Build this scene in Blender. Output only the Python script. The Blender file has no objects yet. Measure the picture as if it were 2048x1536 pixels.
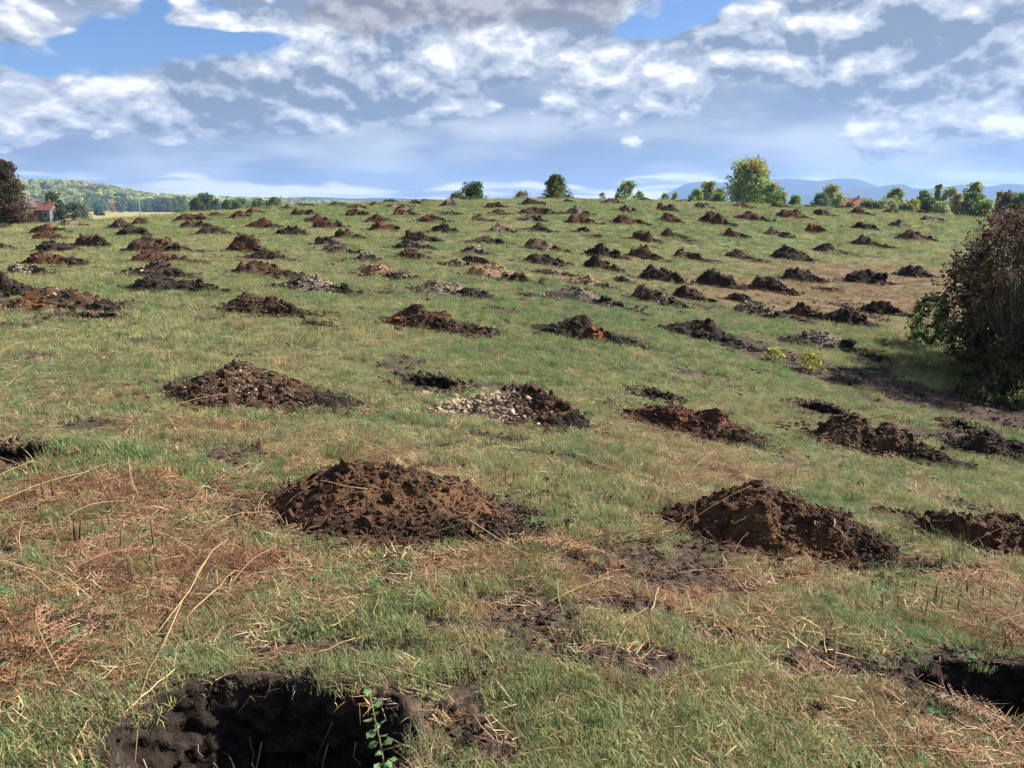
import bpy, math, random
import numpy as np
from mathutils import Vector, Matrix

# ------------------------------------------------------------------ camera
SC = bpy.context.scene
COL = SC.collection
CAMZ = 1.95
cam_data = bpy.data.cameras.new("camera")
cam = bpy.data.objects.new("camera", cam_data)
COL.objects.link(cam)
cam.location = (0, 0, CAMZ)
cam.rotation_euler = (math.radians(90 - 13.0), 0, 0)
cam_data.sensor_width = 36.0
cam_data.lens = 36.0 * 1538 / 2048
cam_data.clip_start = 0.05
cam_data.clip_end = 30000
SC.camera = cam
# ------------------------------------------------------------------ sun
SUN_AZ, SUN_EL = math.radians(76), math.radians(40)      # clockwise from the view direction (+Y)
sun_dir = Vector((math.sin(SUN_AZ) * math.cos(SUN_EL), math.cos(SUN_AZ) * math.cos(SUN_EL), math.sin(SUN_EL)))
sun_data = bpy.data.lights.new("sun", 'SUN')
sun_data.energy = 5.0
sun_data.angle = math.radians(0.8)
sun_data.color = (1.0, 0.955, 0.89)
sun = bpy.data.objects.new("sun", sun_data)
sun.rotation_euler = (-sun_dir).to_track_quat('-Z', 'Y').to_euler()
sun.location = (30, 20, 60)
COL.objects.link(sun)
# ------------------------------------------------------------------ exposure and render settings
SC.view_settings.view_transform = 'Standard'
SC.view_settings.look = 'None'
SC.view_settings.exposure = 1.30
SC.view_settings.gamma = 1.0
SC.view_settings.use_curve_mapping = False
SC.render.engine = 'CYCLES'
SC.cycles.max_bounces = 4
SC.cycles.diffuse_bounces = 2
SC.cycles.glossy_bounces = 1
SC.cycles.transmission_bounces = 3
SC.cycles.volume_bounces = 0
SC.cycles.transparent_max_bounces = 6
SC.cycles.use_denoising = True
SC.cycles.use_adaptive_sampling = True
SC.cycles.adaptive_threshold = 0.03
SC.cycles.adaptive_min_samples = 12
SC.cycles.caustics_reflective = False
SC.cycles.caustics_refractive = False
# ------------------------------------------------------------------ world: sky with a cumulus field
world = bpy.data.worlds.new("World")
SC.world = world
world.use_nodes = True


class NG:
    """small helper for building node graphs as expressions"""
    def __init__(self, tree):
        self.t = tree
        for n in list(tree.nodes):
            tree.nodes.remove(n)

    def new(self, kind, **kw):
        n = self.t.nodes.new(kind)
        for k, v in kw.items():
            setattr(n, k, v)
        return n

    def put(self, sock, v):
        if hasattr(v, 'links'):
            self.t.links.new(v, sock)
        elif v is not None:
            if sock.type == 'RGBA' and len(v) == 3:
                v = (*v, 1)
            sock.default_value = v

    def m(self, op, a, b=None, c=None, clamp=False):
        n = self.new('ShaderNodeMath', operation=op, use_clamp=clamp)
        for i, v in enumerate((a, b, c)):
            if v is not None:
                self.put(n.inputs[i], v)
        return n.outputs[0]

    def add(self, *a):
        r = a[0]
        for x in a[1:]:
            r = self.m('ADD', r, x)
        return r

    def mul(self, a, b):
        return self.m('MULTIPLY', a, b)

    def vec(self, op, a, b=None):
        n = self.new('ShaderNodeVectorMath', operation=op)
        self.put(n.inputs[0], a)
        if b is not None:
            if op == 'SCALE':
                self.put(n.inputs['Scale'], b)
            else:
                self.put(n.inputs[1], b)
        return n.outputs[0]

    def xyz(self, v):
        n = self.new('ShaderNodeSeparateXYZ')
        self.put(n.inputs[0], v)
        return n.outputs

    def comb(self, x, y, z):
        n = self.new('ShaderNodeCombineXYZ')
        for i, v in enumerate((x, y, z)):
            self.put(n.inputs[i], v)
        return n.outputs[0]

    def noise(self, v, scale, detail=6, rough=.55, dist=0.0, kind='FBM'):
        n = self.new('ShaderNodeTexNoise', noise_dimensions='3D')
        self.put(n.inputs['Vector'], v)
        n.inputs['Scale'].default_value = scale
        n.inputs['Detail'].default_value = detail
        n.inputs['Roughness'].default_value = rough
        n.inputs['Distortion'].default_value = dist
        return n.outputs['Fac']

    def sstep(self, v, a, b, lo=0., hi=1.):
        n = self.new('ShaderNodeMapRange', interpolation_type='SMOOTHSTEP')
        self.put(n.inputs['Value'], v)
        n.inputs['From Min'].default_value = a
        n.inputs['From Max'].default_value = b
        n.inputs['To Min'].default_value = lo
        n.inputs['To Max'].default_value = hi
        return n.outputs['Result']

    def mix(self, f, a, b, blend='MIX'):
        n = self.new('ShaderNodeMix', data_type='RGBA', blend_type=blend)
        self.put(n.inputs['Factor'], f)
        self.put(n.inputs['A'], a) if False else self.put(n.inputs[6], a)
        self.put(n.inputs[7], b)
        return n.outputs[2]


def build_sky():
    g = NG(world.node_tree)
    tc = g.new('ShaderNodeTexCoord')
    d = g.vec('NORMALIZE', tc.outputs['Generated'])
    dx, dy, dz = g.xyz(d)
    az = g.mul(g.m('ARCTAN2', dx, dy), 57.29578)
    el = g.mul(g.m('ARCSINE', dz), 57.29578)
    # everything is driven by the viewing direction only: clouds sit at infinity
    P = g.comb(dx, dy, g.mul(dz, 1.7))
    wx = g.noise(g.vec('ADD', P, (3.1, 1.7, 9.2)), 7, 2, .5)
    wz = g.noise(g.vec('ADD', P, (8.3, 2.8, 1.1)), 7, 2, .5)
    warp = g.comb(g.mul(g.m('SUBTRACT', wx, .5), .05), 0.0, g.mul(g.m('SUBTRACT', wz, .5), .03))
    Pw = g.vec('ADD', P, warp)
    waz = g.add(az, g.mul(g.m('SUBTRACT', wx, .5), 14.))
    wel = g.add(el, g.mul(g.m('SUBTRACT', wz, .5), 5.))

    wv = g.comb(waz, wel, 0.0)

    def blobs(table):
        """sum of soft elliptical masses (azimuth, elevation, half sizes in degrees, weight)"""
        acc = 0.0
        for (a0, e0, ra, re, w, s) in table:
            q = g.vec('MULTIPLY', g.vec('SUBTRACT', wv, (a0, e0, 0)), (1 / ra, 1 / re, 0))
            n = g.new('ShaderNodeVectorMath', operation='DOT_PRODUCT')
            g.put(n.inputs[0], q)
            g.put(n.inputs[1], q)
            acc = g.m('MULTIPLY_ADD', g.m('POWER', .36788, n.outputs['Value']), w, acc)
        return acc

    # ---- clear sky
    sky = g.new('ShaderNodeTexSky', sky_type='NISHITA')
    sky.sun_disc = False
    sky.sun_elevation = SUN_EL
    sky.sun_rotation = SUN_AZ
    sky.altitude = 300
    sky.dust_density = 0.6
    sky.ozone_density = 2.0
    blue = g.mix(1.0, sky.outputs[0], (.078, .098, .130), 'MULTIPLY')
    # ---- grey-blue sheet of distant stratocumulus, drawn out along the horizon
    Pst = g.comb(dx, dy, g.mul(dz, 3.6))
    st = g.noise(Pst, 4.0, 5, .56)
    sheet_col = g.mix(g.sstep(st, .40, .66), SHEET_DARK, SHEET_LIGHT)
    hor = g.sstep(el, 0.4, 2.6, 1.0, 0.0)
    streak = g.sstep(g.noise(g.comb(dx, dy, g.mul(dz, 14.)), 5.5, 5, .62), .36, .52)
    lowband = g.mul(g.sstep(wel, 1.5, 2.0, 1., 0.), g.sstep(az, 8, 26, .95, .45))
    sheet_col = g.mix(g.mul(lowband, streak), sheet_col, (1.45, 1.42, 1.36))
    # ---- cumulus: cauliflower relief (rounded cells on a broad noise) lit from above right
    L = (0.006, 0.0, 0.022)

    def heap(off):
        q = g.vec('ADD', Pw, off)
        n = g.noise(q, 5.2, 5.0, .52)
        v = g.new('ShaderNodeTexVoronoi', voronoi_dimensions='3D', feature='F1')
        g.put(v.inputs['Vector'], g.vec('ADD', q, (3.3, 1.2, 7.7)))
        v.inputs['Scale'].default_value = 11.
        v.inputs['Detail'].default_value = 3.0
        v.inputs['Roughness'].default_value = .56
        v.inputs['Lacunarity'].default_value = 2.3
        return n, v.outputs['Distance'], g.m('MULTIPLY_ADD', v.outputs['Distance'], -.26, n)
    n0, v0, h0 = heap((0, 0, 0))
    n1, v1, h1 = heap(L)
    nf = g.noise(g.vec('ADD', Pw, (2., 7., 4.)), 30, 4, .6)
    relief = g.add(g.mul(g.m('SUBTRACT', n0, n1), 3.4), g.mul(g.m('SUBTRACT', v1, v0), 1.2))
    base = g.sstep(el, 1.2, 6.0, -.05, .20)
    dens = g.add(h0, blobs(PUFFS), base, .115, g.mul(g.m('SUBTRACT', nf, .5), .10))
    alpha = g.sstep(dens, .475, .56)
    thick = g.sstep(dens, .50, .80)
    lit = g.m('ADD', g.mul(thick, -.16), g.add(relief, blobs(LIGHTS), .33), clamp=True)
    c1 = g.mix(g.sstep(lit, .0, .50), CUM_DARK, CUM_MID)
    cum = g.mix(g.sstep(lit, .44, 1.05), c1, CUM_LIGHT)
    # ---- gaps of open sky
    gapn = g.add(blobs(GAPS), g.sstep(el, 14., 22., 0., .45), g.mul(g.m('SUBTRACT', n0, .5), -1.6), g.mul(g.m('SUBTRACT', nf, .5), -.5))
    open_ = g.sstep(gapn, .30, .58)
    col = g.mix(alpha, sheet_col, cum)
    col = g.mix(open_, col, blue)
    # ---- the dark base of the nearest cloud
    dkn = g.add(blobs(DARKS), g.mul(g.m('SUBTRACT', nf, .5), .30), g.mul(g.m('SUBTRACT', n0, .5), .30))
    dcol = g.mix(g.sstep(g.add(lit, g.mul(st, .5)), .2, .95), (.235, .25, .295), (.50, .51, .54))
    col = g.mix(g.sstep(dkn, .30, .66), col, dcol)
    # below the horizon: neutral ground bounce colour
    col = g.mix(g.sstep(el, -2.0, -.5), (.10, .10, .08), col)
    bgn = g.new('ShaderNodeBackground')
    g.put(bgn.inputs['Color'], col)
    bgn.inputs['Strength'].default_value = 0.44
    out = g.new('ShaderNodeOutputWorld')
    g.t.links.new(bgn.outputs[0], out.inputs['Surface'])


SHEET_DARK, SHEET_LIGHT = (.24, .31, .44), (.62, .665, .73)
CUM_DARK, CUM_MID, CUM_LIGHT = (.225, .285, .39), (.55, .60, .685), (1.10, 1.085, 1.06)
PUFFS = [(-29.8, 10.87, 4.49, 1.39, 0.16, 0), (-20.6, 11.28, 3.8, 1.31, 0.16, 0), (-25.6, 10.31, 0.9, 0.88, 0.12, 0), (-28.8, 8.79, 3.11, 0.95, 0.12, 0), (-24.8, 7.64, 5.87, 1.46, 0.12, 0), (-13.8, 9.41, 6.9, 1.82, 0.14, 0.1), (-1.5, 10.63, 6.9, 2.01, 0.14, 0), (8.9, 8.79, 6.56, 2.19, 0.1, 0.2), (16.5, 8.53, 5.18, 2.01, 0.1, 0.2), (19.2, 11.09, 8.62, 2.01, 0.14, 0.35), (25.1, 10.64, 8.62, 2.92, 0.12, 0.2), (-4.7, 6.85, 3.11, 0.58, 0.16, 0.2), (-14.7, 5.75, 2.76, 1.31, 0.14, 0), (-26.2, 4.74, 6.9, 1.09, 0.08, 0), (-16.9, 2.71, 2.07, 0.44, 0.22, 0.5), (-19.2, 2.25, 1.38, 0.33, 0.16, 0), (-0.5, 2.96, 2.42, 0.44, 0.2, 0.3), (29.1, 6.36, 5.52, 2.19, 0.12, 0.4), (-28.8, 6.09, 8.97, 2.19, 0.2, 0), (26.8, 7.66, 8.97, 4.01, 0.14, 0), (-19.4, 7.17, 5.18, 1.46, 0.1, 0), (12.5, 3.5, 15.53, 2.19, -0.2, 0), (-24.4, 2.64, 12.08, 1.09, -0.14, 0), (16.4, 5.71, 10.35, 0.91, -0.06, 0), (-7.2, 4.74, 7.59, 1.64, -0.16, 0)]
LIGHTS = [(-29.8, 11.14, 3.8, 1.09, 0.45, 0), (-20.6, 11.42, 3.11, 1.09, 0.35, 0), (-28.5, 9.09, 2.42, 0.8, 0.4, 0), (-24.8, 7.64, 4.14, 0.95, 0.4, 0), (-17.6, 10.3, 3.11, 1.09, 0.35, 0), (-13.1, 9.9, 5.52, 1.09, 0.3, 0), (-0.8, 11.1, 4.49, 1.28, 0.42, 0), (-4.3, 9.5, 1.55, 0.8, 0.35, 0), (6.1, 10.42, 3.11, 1.09, 0.3, 0), (5.5, 8.37, 2.42, 0.91, 0.35, 0), (9.9, 9.39, 2.42, 1.02, 0.45, 0), (15.5, 8.88, 2.07, 1.46, 0.35, 0), (20.6, 8.48, 1.73, 0.8, 0.35, 0), (14.4, 11.51, 5.52, 0.91, 0.4, 0), (19.7, 11.48, 1.73, 1.09, 0.35, 0), (23.5, 12.03, 4.14, 0.91, 0.3, 0), (-4.7, 6.85, 2.76, 0.58, 0.4, 0), (-14.7, 5.92, 1.55, 0.91, 0.45, 0), (-16.9, 2.77, 1.73, 0.44, 0.35, 0), (-0.5, 2.96, 2.07, 0.44, 0.4, 0), (29.1, 6.36, 3.11, 1.46, 0.28, 0), (32.0, 5.75, 1.38, 1.82, 0.4, 0), (-27.1, 4.7, 1.38, 0.73, 0.3, 0), (-31.7, 5.91, 1.38, 1.09, 0.3, 0), (-5.7, 8.53, 11.39, 0.8, -0.25, 0), (-19.4, 7.63, 3.8, 0.91, -0.35, 0), (20.8, 9.81, 6.9, 1.46, -0.12, 0), (-9.3, 6.36, 4.14, 1.64, -0.3, 0), (19.6, 6.23, 10.35, 1.46, -0.2, 0), (26.5, 10.52, 5.18, 1.09, -0.1, 0), (12.5, 4.16, 14.49, 1.46, -0.15, 0), (-29.1, 6.36, 5.52, 1.46, 0.22, 0), (-22.9, 9.09, 2.07, 1.09, 0.25, 0), (24.2, 5.12, 6.9, 1.09, 0.15, 0)]
GAPS = [(-24.8, 10.24, 7.94, 1.53, 0.95, 0), (-18.8, 10.67, 2.07, 1.46, 0.6, 0), (-31.4, 8.37, 2.42, 0.73, 0.6, 0), (-28.3, 6.41, 8.62, 1.64, -0.5, 0), (9.4, 12.32, 4.49, 0.95, 0.9, 0), (13.7, 12.52, 3.11, 0.66, 0.5, 0), (-23.2, 12.2, 1.73, 1.46, 0.5, 0), (-29.8, 11.01, 3.8, 0.91, -0.6, 0), (-20.6, 11.33, 2.76, 0.95, -0.7, 0), (14.5, 10.45, 6.9, 1.09, -0.5, 0)]
DARKS = [(-7.7, 12.82, 8.62, 1.75, 1.0, 0.06), (1.2, 13.38, 6.56, 1.24, 0.8, 0), (-14.3, 11.81, 3.11, 1.09, 0.4, 0)]

build_sky()
world.cycles.sampling_method = 'NONE'      # a soft, even sky: no importance map needed

# ================================================================== helpers
RNG = np.random.default_rng(11)
random.seed(11)


def sm(a, b, x):
    t = np.clip((np.asarray(x, float) - a) / (b - a), 0, 1)
    return t * t * (3 - 2 * t)


def _hash(ix, iy, iz, seed):
    h = (ix.astype(np.int64) * 374761393 + iy.astype(np.int64) * 668265263 + iz.astype(np.int64) * 2147483647 + seed * 1274126177) & 0xFFFFFFFF
    h = ((h ^ (h >> 13)) * 1274126177) & 0xFFFFFFFF
    h = ((h ^ (h >> 16)) * 2246822519) & 0xFFFFFFFF
    return ((h ^ (h >> 15)) & 0xFFFFFF) / float(0xFFFFFF)


def vnoise(x, y, z=0.0, seed=0):
    x, y, z = np.broadcast_arrays(np.asarray(x, float), np.asarray(y, float), np.asarray(z, float))
    fx, fy, fz = np.floor(x), np.floor(y), np.floor(z)
    u, v, w = x - fx, y - fy, z - fz
    u = u * u * u * (u * (u * 6 - 15) + 10)
    v = v * v * v * (v * (v * 6 - 15) + 10)
    w = w * w * w * (w * (w * 6 - 15) + 10)
    r = 0
    for a in (0, 1):
        for b in (0, 1):
            for c in (0, 1):
                r = r + _hash(fx + a, fy + b, fz + c, seed) * (u if a else 1 - u) * (v if b else 1 - v) * (w if c else 1 - w)
    return r * 2 - 1


def fbm(x, y, z=0.0, octv=4, seed=0, gain=.5):
    r, a, f, tot = 0, 1.0, 1.0, 0
    for i in range(octv):
        r = r + a * vnoise(np.asarray(x) * f + 17.3 * i, np.asarray(y) * f - 9.1 * i, np.asarray(z) * f + 3.7 * i, seed + i)
        tot += a
        a *= gain
        f *= 2.03
    return r / tot


def make_mesh(name, V, F, cols=None, smooth=True, mat=None, attrs=None):
    """V (n,3), F list of (m,k) integer arrays; cols (n,3) linear colours"""
    me = bpy.data.meshes.new(name)
    V = np.asarray(V, np.float32)
    if isinstance(F, np.ndarray):
        F = [F]
    F = [np.asarray(f, np.int32) for f in F if len(f)]
    idx = np.concatenate([f.ravel() for f in F])
    tot = np.concatenate([np.full(len(f), f.shape[1], np.int32) for f in F])
    start = np.concatenate([[0], np.cumsum(tot)[:-1]]).astype(np.int32)
    me.vertices.add(len(V))
    me.vertices.foreach_set('co', V.ravel())
    me.loops.add(len(idx))
    me.loops.foreach_set('vertex_index', idx)
    me.polygons.add(len(tot))
    me.polygons.foreach_set('loop_start', start)
    me.polygons.foreach_set('loop_total', tot)
    me.polygons.foreach_set('use_smooth', np.full(len(tot), smooth))
    me.update(calc_edges=True)
    if cols is not None:
        at = me.color_attributes.new('Col', 'FLOAT_COLOR', 'POINT')
        c4 = np.ones((len(V), 4), np.float32)
        c4[:, :3] = cols
        at.data.foreach_set('color', c4.ravel())
    for k, v in (attrs or {}).items():
        at = me.attributes.new(k, 'FLOAT', 'POINT')
        at.data.foreach_set('value', np.asarray(v, np.float32))
    if mat is not None:
        me.materials.append(mat)
    return me


def obj(name, me, parent=None, loc=(0, 0, 0)):
    o = bpy.data.objects.new(name, me)
    o.location = loc
    COL.objects.link(o)
    if parent is not None:
        o.parent = parent
    return o


def tag(o, label=None, cat=None, group=None, kind=None):
    for k, v in (('label', label), ('category', cat), ('group', group), ('kind', kind)):
        if v:
            o[k] = v
    return o


def ico(level):
    t = (1 + 5 ** .5) / 2
    v = np.array([(-1, t, 0), (1, t, 0), (-1, -t, 0), (1, -t, 0), (0, -1, t), (0, 1, t), (0, -1, -t), (0, 1, -t), (t, 0, -1), (t, 0, 1), (-t, 0, -1), (-t, 0, 1)], float)
    f = [(0, 11, 5), (0, 5, 1), (0, 1, 7), (0, 7, 10), (0, 10, 11), (1, 5, 9), (5, 11, 4), (11, 10, 2), (10, 7, 6), (7, 1, 8), (3, 9, 4), (3, 4, 2), (3, 2, 6), (3, 6, 8), (3, 8, 9), (4, 9, 5), (2, 4, 11), (6, 2, 10), (8, 6, 7), (9, 8, 1)]
    v = [tuple(p / np.linalg.norm(p)) for p in v]
    for _ in range(level):
        cache, nf = {}, []
        def mid(a, b):
            k = (min(a, b), max(a, b))
            if k not in cache:
                p = np.array(v[a]) + np.array(v[b])
                v.append(tuple(p / np.linalg.norm(p)))
                cache[k] = len(v) - 1
            return cache[k]
        for a, b, c in f:
            ab, bc, ca = mid(a, b), mid(b, c), mid(c, a)
            nf += [(a, ab, ca), (b, bc, ab), (c, ca, bc), (ab, bc, ca)]
        f = nf
    return np.array(v), np.array(f)


ICO0, ICO1 = ico(0), ico(1)


def rand_rot(n, rng):
    q = rng.normal(size=(n, 4))
    q /= np.linalg.norm(q, axis=1)[:, None]
    w, x, y, z = q.T
    return np.stack([np.stack([1 - 2 * (y * y + z * z), 2 * (x * y - z * w), 2 * (x * z + y * w)], 1),
                     np.stack([2 * (x * y + z * w), 1 - 2 * (x * x + z * z), 2 * (y * z - x * w)], 1),
                     np.stack([2 * (x * z - y * w), 2 * (y * z + x * w), 1 - 2 * (x * x + y * y)], 1)], 1)


def lumps(centres, sizes, rng, base=ICO0, rough=.28, flat=.75):
    """many small broken lumps as one vertex/face array"""
    n = len(centres)
    bv, bf = base
    v = np.repeat(bv[None], n, 0) * (1 + rough * rng.uniform(-1, 1, (n, len(bv), 1)))
    v = v * rng.uniform(.6, 1.25, (n, 1, 3))
    v = np.einsum('nij,nkj->nki', rand_rot(n, rng), v)
    v[:, :, 2] *= flat
    v = v * np.asarray(sizes)[:, None, None] + np.asarray(centres)[:, None, :]
    f = bf[None] + (np.arange(n) * len(bv))[:, None, None]
    return v.reshape(-1, 3), f.reshape(-1, 3)


def tube(pts, r0, r1, sides=6):
    """tapered tube along a polyline; returns V, F(quads), F(tris)"""
    P = np.asarray(pts, float)
    n = len(P)
    T = np.gradient(P, axis=0)
    T /= np.linalg.norm(T, axis=1)[:, None] + 1e-9
    up = np.array([0, 0, 1.]) if abs(T[0, 2]) < .9 else np.array([1., 0, 0])
    A = np.cross(T, up)
    A /= np.linalg.norm(A, axis=1)[:, None] + 1e-9
    B = np.cross(T, A)
    rad = np.linspace(r0, r1, n)
    th = np.linspace(0, 2 * math.pi, sides, endpoint=False)
    V = (P[:, None] + rad[:, None, None] * (np.cos(th)[None, :, None] * A[:, None] + np.sin(th)[None, :, None] * B[:, None])).reshape(-1, 3)
    i = np.arange(n - 1)[:, None] * sides
    k = np.arange(sides)[None]
    Q = np.stack([i + k, i + (k + 1) % sides, i + sides + (k + 1) % sides, i + sides + k], -1).reshape(-1, 4)
    V = np.vstack([V, P[:1], P[-1:]])
    c0, c1 = n * sides, n * sides + 1
    Tt = [(c0, (j + 1) % sides, j) for j in range(sides)] + [(c1, (n - 1) * sides + j, (n - 1) * sides + (j + 1) % sides) for j in range(sides)]
    return V, Q, np.array(Tt)


class Acc:
    """collects vertex/face blocks into one mesh"""
    def __init__(self):
        self.V, self.F, self.C, self.n = [], [], [], 0

    def add(self, V, F, col):
        for f in (F if isinstance(F, list) else [F]):
            self.F.append(np.asarray(f) + self.n)
        V = np.asarray(V, float)
        self.V.append(V)
        c = np.asarray(col, float)
        self.C.append(np.broadcast_to(c, (len(V), 3)) if c.ndim == 1 else c)
        self.n += len(V)

    def add_tube(self, pts, r0, r1, col, sides=6):
        V, Q, Tt = tube(pts, r0, r1, sides)
        self.add(V, [Q, Tt], col)

    def mesh(self, name, mat, smooth=True):
        k = {}
        for f in self.F:
            k.setdefault(f.shape[1], []).append(f)
        return make_mesh(name, np.vstack(self.V), [np.vstack(v) for v in k.values()], np.vstack(self.C), smooth, mat)


# ================================================================== materials
def material(name):
    m = bpy.data.materials.new(name)
    m.use_nodes = True
    return m, NG(m.node_tree)


def finish(g, surf, volume=False):
    out = g.new('ShaderNodeOutputMaterial')
    g.t.links.new(surf, out.inputs['Volume' if volume else 'Surface'])


def principled(g, col, rough=.9, normal=None, spec=.2):
    p = g.new('ShaderNodeBsdfPrincipled')
    g.put(p.inputs['Base Color'], col)
    g.put(p.inputs['Roughness'], rough)
    p.inputs['Specular IOR Level'].default_value = spec
    if normal is not None:
        g.put(p.inputs['Normal'], normal)
    return p.outputs[0]


def bump(g, h, dist, strength=1.0):
    n = g.new('ShaderNodeBump')
    n.inputs['Strength'].default_value = strength
    n.inputs['Distance'].default_value = dist
    g.put(n.inputs['Height'], h)
    return n.outputs[0]


def attr(g, name, kind='GEOMETRY', out='Color'):
    n = g.new('ShaderNodeAttribute', attribute_name=name, attribute_type=kind)
    return n.outputs[out]


def mat_soil():
    m, g = material('soil')
    geo = g.new('ShaderNodeNewGeometry').outputs['Position']
    c = attr(g, 'Col')
    n1 = g.noise(geo, 22, 5, .65)
    n2 = g.noise(geo, 90, 3, .6)
    v = g.add(g.mul(g.sstep(n1, .3, .7), .75), g.mul(g.sstep(n2, .3, .7), .5))
    f = g.add(v, .42)
    col = g.mix(1.0, c, g.comb(f, f, f), 'MULTIPLY')
    finish(g, principled(g, col, .95, bump(g, g.add(n1, g.mul(n2, .5)), .02, .9), .12))
    return m


def mat_col(name, rough=.8, spec=.2, nz=30., amp=.35, transl=0.0, bmp=0.0):
    """colour from the mesh attribute with a little procedural grain"""
    m, g = material(name)
    geo = g.new('ShaderNodeNewGeometry').outputs['Position']
    n = g.noise(geo, nz, 4, .6)
    f = g.add(g.mul(g.m('SUBTRACT', n, .5), amp * 2), 1.0)
    col = g.mix(1.0, attr(g, 'Col'), g.comb(f, f, f), 'MULTIPLY')
    s = principled(g, col, rough, bump(g, n, bmp) if bmp else None, spec)
    if transl:
        t = g.new('ShaderNodeBsdfTranslucent')
        g.put(t.inputs['Color'], col)
        mx = g.new('ShaderNodeMixShader')
        mx.inputs[0].default_value = transl
        g.t.links.new(s, mx.inputs[1])
        g.t.links.new(t.outputs[0], mx.inputs[2])
        s = mx.outputs[0]
    finish(g, s)
    return m


def mat_grass(name, transl=.35):
    m, g = material(name)
    col = g.mix(1.0, attr(g, 'tint', 'INSTANCER'), attr(g, 'Col'), 'MULTIPLY')
    s = principled(g, col, .7, None, .15)
    t = g.new('ShaderNodeBsdfTranslucent')
    g.put(t.inputs['Color'], col)
    mx = g.new('ShaderNodeMixShader')
    mx.inputs[0].default_value = transl
    g.t.links.new(s, mx.inputs[1])
    g.t.links.new(t.outputs[0], mx.inputs[2])
    finish(g, mx.outputs[0])
    return m


def mat_ground():
    m, g = material('pasture')
    geo = g.new('ShaderNodeNewGeometry').outputs['Position']
    x, y, z = g.xyz(geo)
    p2 = g.comb(x, y, 0.0)
    n1 = g.noise(p2, .35, 5, .6)
    n2 = g.noise(p2, 3.0, 5, .65)
    n3 = g.noise(p2, 26., 4, .65)
    green = g.mix(g.sstep(n1, .38, .62), (.155, .175, .075), (.115, .155, .062))
    green = g.mix(g.sstep(n2, .46, .72), green, (.19, .18, .085))
    thatch = g.mix(g.sstep(n3, .35, .65), (.045, .044, .024), (.13, .12, .06))
    near = g.mix(g.sstep(n2, .35, .6), g.mix(.5, green, thatch), thatch)
    col = g.mix(attr(g, 'far', out='Fac'), near, green)
    col = g.mix(g.mul(attr(g, 'dry', out='Fac'), .85), col, g.mix(g.sstep(n3, .35, .65), (.11, .07, .045), (.22, .155, .09)))
    col = g.mix(attr(g, 'straw', out='Fac'), col, g.mix(g.sstep(n1, .4, .6), (.34, .27, .12), (.26, .25, .09)))
    soilc = g.mix(g.sstep(n3, .35, .68), (.030, .022, .016), (.095, .066, .047))
    col = g.mix(attr(g, 'soil', out='Fac'), col, soilc)
    f = g.add(g.mul(n3, .7), .65)
    col = g.mix(1.0, col, g.comb(f, f, f), 'MULTIPLY')
    finish(g, principled(g, col, .95, bump(g, g.add(n3, g.mul(n2, .6)), .03, .8), .1))
    return m


M_SOIL = mat_soil()
M_GROUND = mat_ground()
M_LEAF = mat_col('leaves', .6, .25, 3., .25, .52)
M_BARK = mat_col('bark', .9, .1, 40., .4, 0, .01)
M_STRAW = mat_col('straw', .6, .25, 60., .3)
M_STONE = mat_col('stone', .9, .2, 35., .35, 0, .006)
M_WALL = mat_col('plaster', .9, .1, 4., .2)
M_ROOF = mat_col('roof_tile', .85, .15, 9., .35, 0, .02)
M_GRASS = mat_grass('grass_blades')
M_LITTER = mat_grass('dry_litter', .2)
M_ROCKY = mat_col('mountain_slope', .95, .05, .004, .3)

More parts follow.
